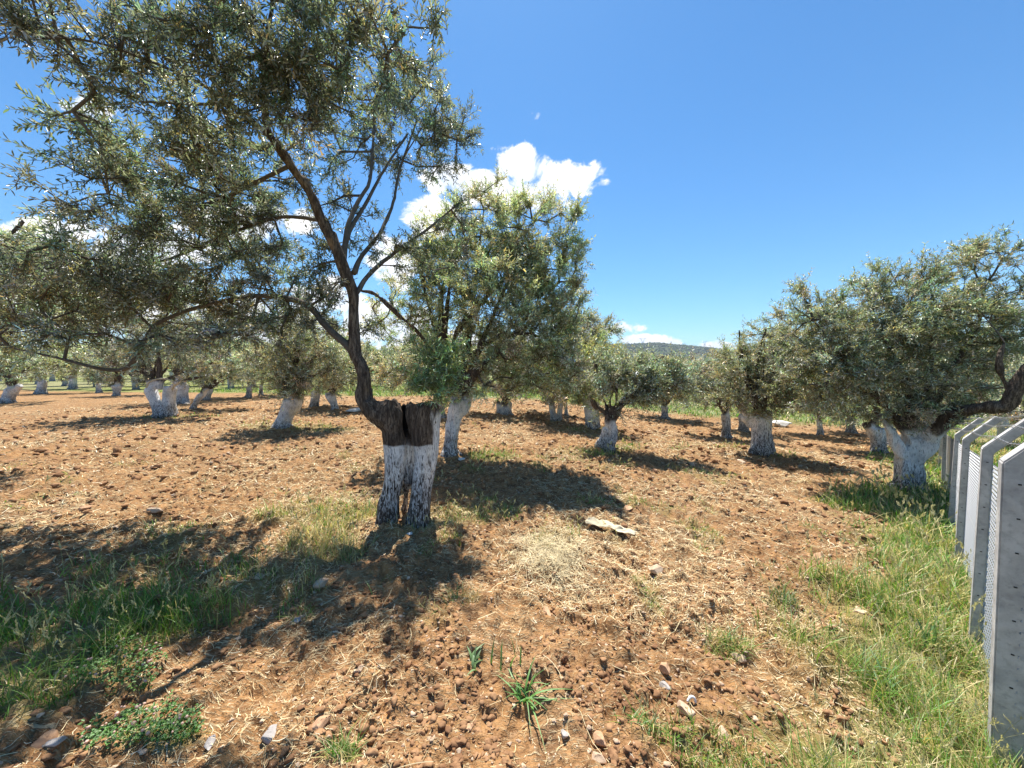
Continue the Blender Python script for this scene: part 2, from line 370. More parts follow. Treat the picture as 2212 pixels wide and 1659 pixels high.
def build_hill(name, az0, az1, dist, ridge, seed, woods):
    """a wooded ridge: ridge(az) gives the pixel height of its skyline"""
    n, mrow = 140, 26
    az = np.linspace(az0, az1, n); t = np.linspace(0, 1, mrow)
    A, Tt = np.meshgrid(az, t, indexing='ij')
    D = dist*(.55+.6*Tt)
    top = ridge(A)*dist
    prof = np.where(Tt < .75, sstep(0, .75, Tt), 1-sstep(.75, 1.0, Tt)*1.05)
    X = np.tan(A)*D; Yv = D
    Zv = -2 + (top*1.0+EYE)*prof*(1+.10*(fbm(X*.006, Yv*.006, 0, 4, seed)-.5)*(1-prof))
    V = np.stack([X, Yv, Zv], -1).reshape(-1, 3)
    i, j = np.meshgrid(np.arange(n-1), np.arange(mrow-1), indexing='ij')
    Q = np.stack([i*mrow+j, (i+1)*mrow+j, (i+1)*mrow+j+1, i*mrow+j+1], -1).reshape(-1, 4)
    o = mesh(name, V, [Q], M_HILL, smooth=True); tag(o, kind='structure')
    # crowns of the far woodland
    g = rng(seed); N = woods
    aa = g.uniform(az0, az1, N); tt = g.uniform(.12, .78, N)
    tt[:N//8] = g.uniform(.70, .77, N//8)
    Dd = dist*(.55+.6*tt); tp = ridge(aa)*dist
    pf = sstep(0, .75, tt); pf = np.where(tt > .75, 1-sstep(.75, 1., tt)*1.05, pf)
    zz = -2+(tp+EYE)*pf
    s = g.uniform(2.2, 4.6, N)*dist/1100
    ico, icf = ICO
    K = len(ico)
    V = ico[None]*s[:, None, None]*g.uniform(.7, 1.25, (N, K, 1))*np.array([1, 1, .85])
    V = V + np.stack([np.tan(aa)*Dd, Dd, zz+s*.3], -1)[:, None]
    base = np.array([[.055, .08, .030], [.085, .11, .048], [.035, .055, .028], [.11, .12, .06]])[g.choice(4, N, p=[.35, .3, .2, .15])]
    col = np.repeat(base[:, None], K, 1)*g.uniform(.8, 1.2, (N, K, 1))
    Fc = (icf[None]+np.arange(N)[:, None, None]*K).reshape(-1, 3)
    w = mesh('woodland', V.reshape(-1, 3), [Fc], M_FAR, col=col.reshape(-1, 3)); tag(w, 'distant scrub and trees covering the hill', None, None, 'stuff')
def icosphere(sub):
    import bmesh
    bm = bmesh.new(); bmesh.ops.create_icosphere(bm, subdivisions=sub, radius=1.0)
    v = np.array([p.co[:] for p in bm.verts]); f = np.array([[q.index for q in p.verts] for p in bm.faces]); bm.free(); return v, f
ICO = icosphere(1); ICO2 = icosphere(2); ICO3 = icosphere(4)
def ridge_a(a):
    px = CX + F*np.tan(a)*1.0
    # skyline height over eye level, as a slope
    ys = np.interp(px, [-600, 0, 500, 830, 950, 1200, 1330, 1420, 1500, 1560, 1640, 1800, 2000, 2150, 2300, 3200],
                   [775, 770, 768, 758, 752, 750, 746, 742, 749, 755, 762, 768, 772, 772, 778, 786])
    rid = (792-ys)/F
    return rid + (fbm(px*.02, 0., 0., 3, 5)-.5)*.002
build_hill('hill', -radians(66), radians(72), 1300., ridge_a, 51, 15000)

# ------------------------------------------------------------------ tubes
def tube(pts, rad, sides=8, cap=True, twist=0):
    pts = np.asarray(pts, float); rad = np.asarray(rad, float); n = len(pts)
    d = np.gradient(pts, axis=0); d = norm(d)
    ref = np.array([0, 0, 1.]) if abs(d[0, 2]) < .9 else np.array([1., 0, 0])
    V = []; u_ = norm(np.cross(d[0], ref)); 
    for k in range(n):
        u_ = norm(u_ - d[k]*np.dot(u_, d[k])); w_ = np.cross(d[k], u_)
        a = np.arange(sides)*2*pi/sides
        V.append(pts[k] + rad[k]*(np.cos(a)[:, None]*u_ + np.sin(a)[:, None]*w_))
    V = np.concatenate(V)
    i, j = np.meshgrid(np.arange(n-1), np.arange(sides), indexing='ij'); j2 = (j+1) % sides
    Q = np.stack([i*sides+j, i*sides+j2, (i+1)*sides+j2, (i+1)*sides+j], -1).reshape(-1, 4)
    Tq = []
    if cap:
        V = np.concatenate([V, pts[:1], pts[-1:]]); c0, c1 = n*sides, n*sides+1
        jj = np.arange(sides); Tq = np.concatenate([np.stack([np.full(sides, c0), (jj+1) % sides, jj], -1),
                                                   np.stack([np.full(sides, c1), (n-1)*sides+jj, (n-1)*sides+(jj+1) % sides], -1)])
    else: Tq = np.zeros((0, 3), int)
    return V, Q, Tq
def cat(parts):
    Vs, Qs, Ts, o = [], [], [], 0
    for (v, q, t) in parts:
        Vs.append(v); Qs.append(q+o); Ts.append(t+o); o += len(v)
    return np.concatenate(Vs), np.concatenate(Qs), np.concatenate(Ts)
def spline(pts, n):
    """Catmull-Rom through rows (x, y, z, r)"""
    P = np.asarray(pts, float); P = np.vstack([2*P[0]-P[1], P, 2*P[-1]-P[-2]]); m = len(P)-3
    out = []
    for t in np.linspace(0, m-1e-6, n):
        k = int(t); f = t-k; a, b, c, d = P[k:k+4]
        out.append(.5*((2*b)+(-a+c)*f+(2*a-5*b+4*c-d)*f*f+(-a+3*b-3*c+d)*f**3))
    out = np.array(out); out[:, 3] = np.maximum(out[:, 3], .003); return out

def trunk_mesh(name, chains, origin, parent, voxel, seed, paint_fn, wear_fn, carve=None, amp=1.0, hollow_shade_fn=None):
    """chains: arrays of (x,y,z,r) in world space, fused into one gnarled skin"""
    parts = []
    for c in chains:
        s = spline(c, max(10, len(c)*8)); parts.append(tube(s[:, :3]-origin, np.maximum(s[:, 3], voxel*.85), 16))
    V, Q, Tt = cat(parts)
    o = mesh(name, V, [Q, Tt], M_BARK)
    md = o.modifiers.new('r', 'REMESH'); md.mode = 'VOXEL'; md.voxel_size = voxel; md.adaptivity = 0
    sm = o.modifiers.new('s', 'SMOOTH'); sm.iterations = 3; sm.factor = .6
    dg = bpy.context.evaluated_depsgraph_get(); dg.update(); ev = o.evaluated_get(dg); me = ev.to_mesh()
    nv = len(me.vertices); co = np.zeros(nv*3, np.float32); me.vertices.foreach_get('co', co); co = co.reshape(-1, 3).astype(float)
    no = np.zeros(nv*3, np.float32); me.vertices.foreach_get('normal', no); no = no.reshape(-1, 3)
    npoly = len(me.polygons); ls = np.zeros(len(me.loops), np.int32); me.loops.foreach_get('vertex_index', ls)
    tot = np.zeros(npoly, np.int32); me.polygons.foreach_get('loop_total', tot)
    st = np.zeros(npoly, np.int32); me.polygons.foreach_get('loop_start', st)
    q = st[tot == 4]; Qn = ls[q[:, None]+np.arange(4)]; t = st[tot == 3]; Tn = ls[t[:, None]+np.arange(3)]
    ev.to_mesh_clear(); old = o.data; bpy.data.objects.remove(o); bpy.data.meshes.remove(old)
    x, y, z = co.T; s = seed*3.7
    low = fbm(x*4+s, y*4, z*1.6, 3, 61)-.5
    ridg = 1-np.abs(vnoise(x*22+s, y*22, z*3.2, 64)*2-1)
    fine = fbm(x*42+s, y*42, z*9, 2, 67)-.5
    thick = np.clip(1.5-z*.35, .25, 1)
    d = (low*.13*amp + (vnoise(x*9+s, y*9, z*1.1, 75)-.5)*.05*amp + (ridg-.5)*.022*amp + fine*.014)*thick
    flare = np.exp(-np.clip(z, 0, 9)/.12)*.06*(vnoise(np.arctan2(y, x)*1.6+s, 0, 0, 70))
    co = co + no*(d+flare*amp)[:, None]
    if seed == 1: co[:, 2] += np.where(no[:, 2] > .4, (vnoise(x*26, y*26, 0, 91)-.45)*.075, 0)*(z > .9)
    if carve is not None: co = carve(co, no)
    wx = co+origin
    A = {'paint': paint_fn(wx, co), 'wear': wear_fn(wx, co), 'hollow': hollow_shade_fn(wx, co) if hollow_shade_fn else np.zeros(len(co))}
    o = mesh(name, co, [Qn, Tn], M_BARK, parent, smooth=True, attrs=A); return o

# ------------------------------------------------------------------ crowns
def grow(skel, blobs, ncl, seed, up=.35):
    """skel (n,3) nodes with parents; clump centres drawn from the blobs, joined to the nearest node. Returns clump centres, dirs, branch tubes"""
    g = rng(seed)
    B = np.array([[*b[0], *b[1], b[2]] for b in blobs]); vol = B[:, 6]*np.cbrt(B[:, 3]*B[:, 4]*B[:, 5])**2
    k = g.choice(len(B), ncl, p=vol/vol.sum())
    d = norm(g.normal(size=(ncl, 3))); r = g.random(ncl)**(1/2.2)
    cen = B[k, :3] + d*r[:, None]*B[k, 3:6]
    nodes = [np.array(p) for p in skel]; par = [-1]*len(nodes); isk = [True]*len(nodes)
    # nearest first
    S0 = np.array(nodes); dist = np.min(np.linalg.norm(cen[:, None]-S0[None], axis=2), axis=1)
    order = np.argsort(dist)
    NA = np.zeros((len(nodes)+ncl*6, 3)); NA[:len(nodes)] = S0; cnt = len(nodes); par = np.full(len(NA), -1); tips = []
    depth = np.zeros(len(NA))
    for c in order:
        p = cen[c]; dd = np.linalg.norm(NA[:cnt]-p, axis=1) + depth[:cnt]*.05 + np.maximum(0, NA[:cnt, 2]-p[2])*.25
        q = int(np.argmin(dd)); a = NA[q]; L = np.linalg.norm(p-a); ns = int(np.clip(L/.16, 1, 6))
        bend = norm(g.normal(size=3))*L*.10 + np.array([0, 0, -.07*L]); pr = q
        for s in range(1, ns+1):
            f = s/ns; NA[cnt] = a+(p-a)*f+bend*4*f*(1-f); par[cnt] = pr; depth[cnt] = depth[pr]+1; pr = cnt; cnt += 1
            if cnt >= len(NA)-8: break
        tips.append((c, pr))
        if cnt >= len(NA)-8: break
    NA = NA[:cnt]; par = par[:cnt]
    load = np.zeros(cnt)
    for c, q in tips: load[q] += 1
    for q in range(cnt-1, len(skel)-1, -1):
        if par[q] >= 0: load[par[q]] += load[q]
    idx = np.array([q for c, q in tips]); cc = np.array([c for c, q in tips])
    od = norm(NA[idx] - NA[np.maximum(par[idx], 0)])
    return NA, par, load, NA[idx], od, B[k[cc], :3], len(skel)
def seg_tubes(A, B, ra, rb, sides=5):
    """many straight tapered segments at once"""
    n = len(A); d = norm(B-A); ref = np.where(np.abs(d[:, 2:3]) < .9, [[0, 0, 1.]], [[1., 0, 0]])
    u_ = norm(np.cross(d, ref)); w_ = np.cross(d, u_); a = np.arange(sides)*2*pi/sides
    ring = np.cos(a)[None, :, None]*u_[:, None]+np.sin(a)[None, :, None]*w_[:, None]
    V = np.concatenate([A[:, None]+ring*ra[:, None, None], B[:, None]+ring*rb[:, None, None]], 1).reshape(-1, 3)
    j = np.arange(sides); j2 = (j+1) % sides
    q = np.stack([j, j2, sides+j2, sides+j], -1)
    return V, (q[None]+(np.arange(n)*2*sides)[:, None, None]).reshape(-1, 4), np.zeros((0, 3), int)
def leaves_from(P, D, N_, L, Wd, col):
    """elliptic folded blades: base P, direction D, face normal N_"""
    side = norm(np.cross(D, N_)); n = len(P); N2 = np.cross(side, D)
    L = L[:, None]; Wd = Wd[:, None]; dip = N2*Wd*.28
    pts = [P, P+D*L*.30+side*Wd*.46+dip, P+D*L*.68+side*Wd*.40+dip, P+D*L-N2*L*.06, P+D*L*.68-side*Wd*.40+dip, P+D*L*.30-side*Wd*.46+dip]
    V = np.stack(pts, 1).reshape(-1, 3); o = (np.arange(n)*6)[:, None]
    Q = np.concatenate([o+np.array([[0, 3, 2, 1]]), o+np.array([[0, 5, 4, 3]])]); return V, Q, np.repeat(col, 6, 0)
def leaf_cols(n, g, clump=None, green=0.0):
    b = (g.uniform(.70, 1.20, n)**1.8)[:, None]*np.ones((1, 3)); sv_ = g.random(n) < .16; b = np.where(sv_[:, None], b*np.array([1.55, 1.6, 1.9]), b)
    t = g.random(n)
    b = b*np.where((t < .09)[:, None], [[1.4, 1.1, .65]], [[1, 1, 1]])      # a few yellowing
    b = b*np.where((t > .80)[:, None], [[.9, 1.15, 1.0]], [[1, 1, 1]])
    if clump is not None: b = b*clump
    return b
def crown(parent, origin, skel, blobs, ncl, ntw, nlf, leaf, seed, up=.3, tw=.34, mat=None, droop=0., names=('branches', 'crown'), rcap=.02, nwood=.0042, thick=1.0, stems=True, tint=(1, 1, 1)):
    g = rng(seed)
    NA, par, load, tip, od, bc, ns = grow(skel, blobs, ncl, seed)
    ch = np.arange(ns, len(NA)); rad = (nwood*np.sqrt(np.maximum(load, 1))*1.15+.001)*thick
    rad = np.minimum(rad, rcap)
    pr = par[ch]; ra = np.where(pr < ns, rad[ch]*1.25, np.minimum(rad[pr], rad[ch]*1.6))
    bv = seg_tubes(NA[pr]-origin, NA[ch]-origin, ra, rad[ch], 5)
    n = len(tip)*ntw
    ci = np.repeat(np.arange(len(tip)), ntw)
    out = norm(tip-bc)
    d = norm(od[ci]*.55 + out[ci]*.45 + g.normal(size=(n, 3))*.62 + np.array([0, 0, up]))
    L = tw*g.uniform(.55, 1.25, n)
    st = tip[ci] + g.normal(size=(n, 3))*.035 - d*L[:, None]*.25
    bend = g.normal(size=(n, 3))*.10 + np.array([0, 0, -.10-droop])
    def at(t): return st[:, None]+d[:, None]*(L[:, None]*t)[..., None]+bend[:, None]*((t*t)*L[:, None])[..., None]
    m = nlf//2
    t = np.linspace(.12, 1., m)[None]+g.uniform(-.03, .03, (n, m))
    P = at(t)                                                   # n,m,3
    tg = norm(d[:, None]+2*bend[:, None]*t[..., None])
    s1 = norm(np.cross(tg, g.normal(size=(n, 1, 3))+np.zeros_like(tg)))
    s2 = np.cross(tg, s1); par_ = (np.arange(m) % 2)[None, :, None]
    s = np.where(par_ == 0, s1, s2)
    PP = np.concatenate([P, P], 1).reshape(-1, 3); sd_ = np.concatenate([s, -s], 1).reshape(-1, 3); tt = np.concatenate([tg, tg], 1).reshape(-1, 3)
    k = len(PP)
    D = norm(sd_*g.uniform(.45, .95, k)[:, None]+tt*.75+g.normal(size=(k, 3))*.16)
    Nn = norm(tt*.6 + np.array([0, 0, .7]) + g.normal(size=(k, 3))*.45)
    ll = leaf*g.uniform(.6, 1.2, k); ww = ll*g.uniform(.19, .27, k)*(1.0 if leaf < .08 else 1.15)
    cl = g.uniform(.8, 1.2, (len(tip), 1))*(1+g.normal(size=(len(tip), 3))*np.array([.10, .04, .06]))
    cl = np.clip(cl, .5, 1.6)[ci]; cl = np.repeat(cl[:, None], 2*m, 1).reshape(-1, 3)*np.array(tint)
    Vl, Ql, cv = leaves_from(PP-origin, D, Nn, ll, ww, leaf_cols(k, g, cl))
    parts_V = [Vl, bv[0]]; Fq = [Ql, bv[1]+len(Vl)]; mi = [0, 1]; cols = [cv, np.ones((len(bv[0]), 3))]
    if stems:
        a = st; b = at(np.full((n, 1), .5))[:, 0]; c = at(np.full((n, 1), 1.0))[:, 0]
        r0 = np.full(n, .0028*thick); sv = seg_tubes(np.concatenate([a, b])-origin, np.concatenate([b, c])-origin, np.concatenate([r0, r0*.75]), np.concatenate([r0*.75, r0*.4]), 3)
        parts_V.append(sv[0]); Fq.append(sv[1]+len(Vl)+len(bv[0])); mi.append(1); cols.append(np.ones((len(sv[0]), 3)))
    V = np.concatenate(parts_V)
    return mesh(names[1], V, Fq, [mat or M_LEAF, M_BRANCH], parent, col=np.concatenate(cols), mi=mi)

def chain(pts, Z):
    """rows (px, py, dz, width in view pixels) -> world (x, y, z, r)"""
    o = []
    for (px, py, dz, w) in pts:
        Y = Z+dz; o.append([*W(px, py, Y), w*.5*Y/F])
    return np.array(o)
def blob(px, py, dz, rx, ry, Z, rz=None, dens=1.0):
    Y = Z+dz; c = W(px, py, Y); a = rx*Y/F; b = ry*Y/F
    return (c, (a, rz if rz else (a+b)/2*.9, b), dens)
def skel_of(chains, step=.12, skip=0.0):
    out = []
    for c in chains:
        s = spline(c, max(6, int(np.linalg.norm(np.diff(c[:, :3], axis=0), axis=1).sum()/step))); out.append(s[int(len(s)*skip):, :3])
    return np.concatenate(out)
full = lambda wx, co: np.ones(len(co))
def basewear(k): return lambda wx, co: np.clip(1-co[:, 2]/k, 0, 1)*1.05

GROVE = 'whitewashed olive trees of the grove'
def tree(name, label, key, group=GROVE):
    o = empty(name, TR[key]); tag(o, label, 'olive tree', group); return o, TR[key].copy(), TR[key][1]

# ---------- the near tree with the split hollow trunk
root, O, Z = tree('olive_tree', 'big near olive tree with hollow split trunk, brown above white, bright green shoots on top', 'main')
zt = lambda px, py: W(px, py, Z)
gb = O[2]-.06
def col_pt(px, py, dz, w): return chain([(px, py, dz, w)], Z)[0]
left_col = chain([(838, 1142, 0, 44), (840, 1083, 0, 38), (851, 1036, 0, 40), (855, 986, 0, 43), (848, 930, 0, 46), (842, 890, 0, 50), (838, 868, 0, 40)], Z)
left_a = chain([(842, 1142, .16, 44), (842, 1080, .13, 36), (850, 1010, .11, 38), (846, 930, .12, 44), (842, 876, .12, 46)], Z)
left_c = chain([(838, 905, .0, 36), (828, 886, .0, 38), (820, 878, .0, 30)], Z)
right_col = chain([(906, 1146, -.02, 42), (908, 1083, -.02, 40), (913, 1036, 0, 44), (918, 986, 0, 48), (917, 930, 0, 56), (918, 885, 0, 62), (918, 874, 0, 58)], Z)
right_a = chain([(906, 1142, .16, 42), (912, 1050, .14, 40), (924, 960, .13, 44), (930, 880, .13, 46)], Z)
right_c = chain([(897, 935, .0, 26), (893, 900, .0, 30), (892, 876, .0, 26)], Z)
back = chain([(882, 1045, .10, 20), (882, 1000, .11, 30), (881, 950, .13, 32), (880, 925, .24, 40), (880, 885, .30, 46)], Z)
backlow = chain([(872, 1138, .26, 22), (874, 1085, .24, 14), (880, 1040, .16, 22)], Z)
stump = chain([(826, 892, 0, 44), (822, 868, 0, 36)], Z)
limb1 = chain([(852, 925, .0, 48), (826, 900, .0, 50), (802, 880, .0, 40), (785, 858, 0, 33), (787, 825, 0, 28), (780, 790, 0, 26), (769, 765, 0, 27), (766, 728, 0, 24), (764, 680, 0, 21), (763, 633, 0, 20),
               (742, 580, -.05, 20), (723, 528, -.1, 19), (694, 476, -.15, 18), (671, 419, -.2, 17), (628, 357, -.3, 16), (595, 310, -.4, 15), (576, 272, -.45, 13), (572, 200, -.6, 12), (574, 110, -.8, 11), (584, 40, -1.0, 9), (600, -60, -1.2, 7)], Z)
limb_s = chain([(783, 858, .03, 16), (800, 850, .04, 15), (798, 868, .03, 18), (808, 884, 0, 20)], Z)
limb2 = chain([(772, 772, 0, 20), (751, 747, .0, 17), (704, 704, .1, 14), (666, 661, .2, 13), (609, 642, .3, 12), (540, 640, .4, 10), (460, 655, .5, 9), (360, 640, .6, 8), (250, 620, .6, 7)], Z)
limb3 = chain([(740, 575, 0, 14), (751, 490, .2, 10), (775, 433, .4, 8), (799, 390, .6, 7), (806, 305, .9, 5), (815, 220, 1.1, 4)], Z)
limb3b = chain([(738, 560, .02, 12), (755, 500, .2, 9), (790, 440, .5, 7), (840, 350, .9, 5), (880, 290, 1.2, 4)], Z)
limb4 = chain([(764, 590, .05, 12), (783, 552, .2, 9), (823, 500, .5, 8), (851, 433, .8, 6), (862, 371, 1.0, 5), (900, 260, 1.2, 4)], Z)
limb5 = chain([(595, 310, -.4, 10), (520, 240, -.55, 8), (430, 180, -.75, 7), (320, 130, -.9, 5), (200, 90, -1.1, 4), (90, 80, -1.2, 3)], Z)
limb6 = chain([(628, 357, -.3, 9), (540, 400, -.1, 8), (450, 440, .1, 7), (330, 450, .1, 5), (230, 420, .0, 4), (150, 440, -.1, 3)], Z)
limb7 = chain([(572, 200, -.6, 9), (660, 140, -.7, 8), (740, 90, -.8, 6), (850, 60, -.8, 4), (930, 60, -.8, 3)], Z)
limb10 = chain([(766, 640, .02, 10), (800, 590, .35, 9), (860, 540, .65, 7), (930, 490, .9, 5), (990, 440, 1.0, 3)], Z)
limb8 = chain([(540, 640, .4, 8), (440, 660, .4, 8), (340, 700, .3, 8), (302, 755, .2, 9), (280, 790, .2, 9), (245, 800, .2, 8), (190, 790, .1, 7), (90, 765, .0, 5), (-20, 740, .0, 3)], Z)
limb9 = chain([(694, 476, -.15, 8), (600, 470, .1, 7), (480, 510, .4, 6), (360, 560, .5, 5), (220, 580, .5, 4), (90, 520, .3, 3)], Z)
big = [left_col, left_a, left_c, right_col, right_a, right_c, back, backlow, limb1, limb_s]
thin = [limb2, limb3, limb3b, limb4, limb5, limb6, limb7, limb8, limb9, limb10]
yb1 = W(850, 963, Z)[2]; yb2 = W(910, 958, Z)[2]
def mpaint(wx, co):
    px, py, _ = proj(wx)
    edge = 963 + np.sin(px*.12)*2
    p = sstep(-1.5, 1.5, py-edge)
    rightside = sstep(930, 940, px + (fbm(wx[:, 0]*30, wx[:, 1]*9, wx[:, 2]*6, 3, 81)-.5)*26)*sstep(880, 905, py)
    mid = sstep(868, 875, px)*sstep(893, 884, px)*sstep(940, 990, py)*.7
    return np.maximum(np.maximum(p, rightside), mid)
def mwear(wx, co):
    return np.clip(1.0-co[:, 2]/.75, 0, 1)*1.25 + .10
def mhollow_shade(wx, co):
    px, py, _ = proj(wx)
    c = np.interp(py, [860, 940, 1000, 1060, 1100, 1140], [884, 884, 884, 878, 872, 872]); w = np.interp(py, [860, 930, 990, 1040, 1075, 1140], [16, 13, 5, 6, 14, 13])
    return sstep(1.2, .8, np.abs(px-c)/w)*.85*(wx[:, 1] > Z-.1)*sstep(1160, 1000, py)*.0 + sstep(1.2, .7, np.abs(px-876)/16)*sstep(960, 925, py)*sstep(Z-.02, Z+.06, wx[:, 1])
trunk_mesh('trunk', big, O, root, .0105, 1, mpaint, mwear, hollow_shade_fn=mhollow_shade, amp=.55)
for c in thin:
    s = spline(c, len(c)*5); Vt, Qt, Tt = tube(s[:, :3]-O, s[:, 3], 8)
    Vt = Vt + (np.stack([vnoise(Vt[:, 0]*14, Vt[:, 1]*14, Vt[:, 2]*14, 90+k) for k in range(3)], -1)-.5)*.012
    mesh('limb', Vt, [Qt, Tt], M_BRANCH, root, smooth=True)
MB_ = [blob(a, b, dz, rx, ry, Z=Z, rz=rz, dens=dn) for (a, b, dz, rx, ry, rz, dn) in [
    (600, 60, -1.0, 150, 110, .5, 1.5), (420, 110, -1.1, 140, 110, .5, 1.3), (250, 90, -1.0, 140, 80, .6, 1.1), (100, 60, -1.2, 110, 60, .5, .9),
    (760, 90, -.9, 130, 110, .45, 1.2), (680, 440, .5, 50, 70, .4, .5), (720, 540, .1, 40, 50, .4, .35), (890, 60, -.8, 70, 60, .4, .7), (620, 190, -.85, 150, 90, .5, 1.3), (460, 260, -.7, 120, 80, .5, 1.0),
    (800, 200, 1.4, 110, 90, .5, .9), (830, 190, -.9, 70, 70, .3, .5), (900, 180, 1.1, 70, 70, .4, .9), (960, 270, 1.3, 62, 75, .4, 1.1), (880, 320, 1.2, 90, 80, .5, 1.0), (1000, 480, 1.0, 60, 45, .5, 1.0), (940, 540, .9, 50, 40, .5, .4), (750, 330, .9, 100, 90, .5, .5),
    (260, 350, -.2, 110, 55, .6, 1.1), (400, 370, -.2, 130, 80, .9, 1.1), (540, 400, 0, 110, 90, .8, 1.0), (90, 440, -.6, 60, 50, .4, .4),
    (170, 170, -1.1, 110, 60, .5, .8), (300, 470, .0, 140, 70, .9, 1.2), (450, 500, .3, 120, 80, .9, 1.2), (590, 540, .3, 90, 70, .7, .7),
    (90, 640, .3, 130, 80, .9, 1.5), (250, 610, .5, 140, 80, .9, 1.7), (400, 640, .5, 120, 80, .9, 1.6), (560, 640, .4, 110, 70, .8, 1.5), (180, 560, -.4, 120, 60, .6, .9),
    (650, 690, .1, 80, 60, .5, 1.1), (480, 720, -.2, 90, 40, .5, .9), (320, 730, -.3, 120, 32, .5, .8), (100, 730, -.3, 130, 40, .6, 1.0), (680, 600, .0, 60, 50, .5, .7),
    (820, 540, .3, 60, 60, .4, .35), (760, 460, .9, 50, 50, .4, .35), (550, 800, -.2, 45, 30, .3, .25), (780, 690, .2, 50, 40, .3, .3), (-60, 620, .2, 120, 90, .8, .9)]]
# fill above the frame so that the shade on the soil is right
MB_ += [blob(600, -70, -1.1, 200, 70, Z, .4, .6)]
sk = skel_of([limb1[9:]]+thin)
crown(root, O, sk, MB_, 740, 9, 18, .053, 3, up=.12, tw=.26, rcap=.012, nwood=.004)
# suckers on the rim
shoot_b = [blob(928, 755, -.05, 34, 34, Z, .14, .8), blob(945, 800, -.08, 40, 34, Z, .15, 1.0), blob(915, 835, -.1, 34, 20, Z, .12, .9), blob(890, 850, -.1, 16, 12, Z, .08, .35), blob(955, 850, -.05, 28, 24, Z, .12, .9), blob(975, 775, 0, 22, 22, Z, .1, .3)]
sks = skel_of([chain([(930, 885, 0, 5), (932, 850, 0, 4), (930, 800, 0, 3), (925, 750, 0, 2)], Z), chain([(945, 885, 0, 5), (950, 850, 0, 4), (945, 800, 0, 3)], Z), chain([(915, 880, 0, 5), (905, 850, -.05, 4)], Z)], .06)
crown(root, O, sks, shoot_b, 52, 6, 14, .050, 4, up=.9, tw=.22, mat=M_SHOOT, names=('shoot_stems', 'shoots'), thick=.6)

# ---------- generic builder for the other trees
def olive(key, label, top, w0, w1, blobs, limbs=(), second=None, seed=1, ncl=220, ntw=7, nlf=14, leaf=.08, up=.3, voxel=.02, wear=.5, tint=(1.45, 1.4, 1.3), lean=None, paintpx=None, group=GROVE, extra=(), amp=1.0, tw=.40, thick=1.0, mid=None):
    """top (px, py) of the bole; w0, w1 its widths in view pixels"""
    root, O, Z = tree('olive_tree', label, key, group)
    bx, by = BASES.get(key, (None, None))
    if bx is None: bx, by, _ = proj(O)
    tx, ty = top; mx, my = mid if mid else ((bx*.55+tx*.45), (by*.5+ty*.5))
    g = random.Random(seed); tv_ = g.uniform(.82, 1.15); tint = tuple(q*tv_*k_ for q, k_ in zip(tint, (g.uniform(.95, 1.08), 1, g.uniform(.85, 1.1)))); zj = g.uniform(-.14, .10); w0 *= .88; w1 *= .88
    ch = [chain([(bx, by+4, 0, w0*1.15), (bx*.9+mx*.1, by-(by-my)*.25, 0, w0*.9), (mx, my, 0, (w0*.42+w1*.42)), (tx, ty+(by-ty)*.12, 0, w1), (tx, ty, 0, w1*.85)], Z)]
    for (x1, y1, x2, y2, wa, wb) in (second or []):
        ch.append(chain([(x1, y1, .08, wa), ((x1+x2)/2, (y1+y2)/2, .06, (wa+wb)/2*.85), (x2, y2, .0, wb)], Z))
    # roots
    for k in range(3):
        a = k*2.1+seed; dx = cos(a)*w0*.62; ch.append(chain([(bx+dx, by+5, sin(a)*w0*.6*Z/F, w0*.25), (bx+dx*.45, by-(by-my)*.35, sin(a)*.2*w0*Z/F, w0*.3)], Z))
    for l in limbs: ch.append(chain(l, Z))
    bl = [blob(b[0], b[1], b[2], b[3], b[4], Z, b[5] if len(b) > 5 else None, b[6] if len(b) > 6 else 1.0) for b in blobs]
    bl.append(blob(tx, ty-w1*.35-6, 0, w1*.9+8, w1*.35+8, Z, None, .8))
    # limbs that reach into each blob
    lim = []
    T0 = W(tx, ty, Z)
    for k, b in enumerate(bl[:6]):
        c = np.array(b[0]); m1 = T0+(c-T0)*.4+np.array([g.uniform(-.12, .12), g.uniform(-.12, .12), g.uniform(.05, .25)])
        r = w1*.14*Z/F; s0 = T0+np.array([g.uniform(-.3, .3)*w1*Z/F, 0, -.08])
        lim.append(np.array([[*s0, r*1.5], [*(T0*.75+m1*.25), r*1.15], [*m1, r*.85], [*(c*.8+m1*.2+np.array([g.uniform(-.1, .1), 0, 0])), r*.45], [*(c+(c-m1)*.25), r*.2]]))
    zp = (W(*paintpx, Z)[2] if paintpx else T0[2]+.10+zj)
    pf = lambda wx, co: sstep(zp+.10, zp-.06, wx[:, 2]+(vnoise(wx[:, 0]*5, wx[:, 1]*5, wx[:, 2]*3, 83)-.5)*.38)
    H = T0[2]-O[2]
    trunk_mesh('trunk', ch+lim, O, root, voxel, seed, pf, basewear(H*wear*1.2), amp=amp)
    skl = skel_of(lim+[chain(l, Z) for l in limbs], .15)
    crown(root, O, skl, bl, ncl, ntw, nlf, leaf, seed+100, up=up, tw=tw, tint=tint, thick=thick)
    return root

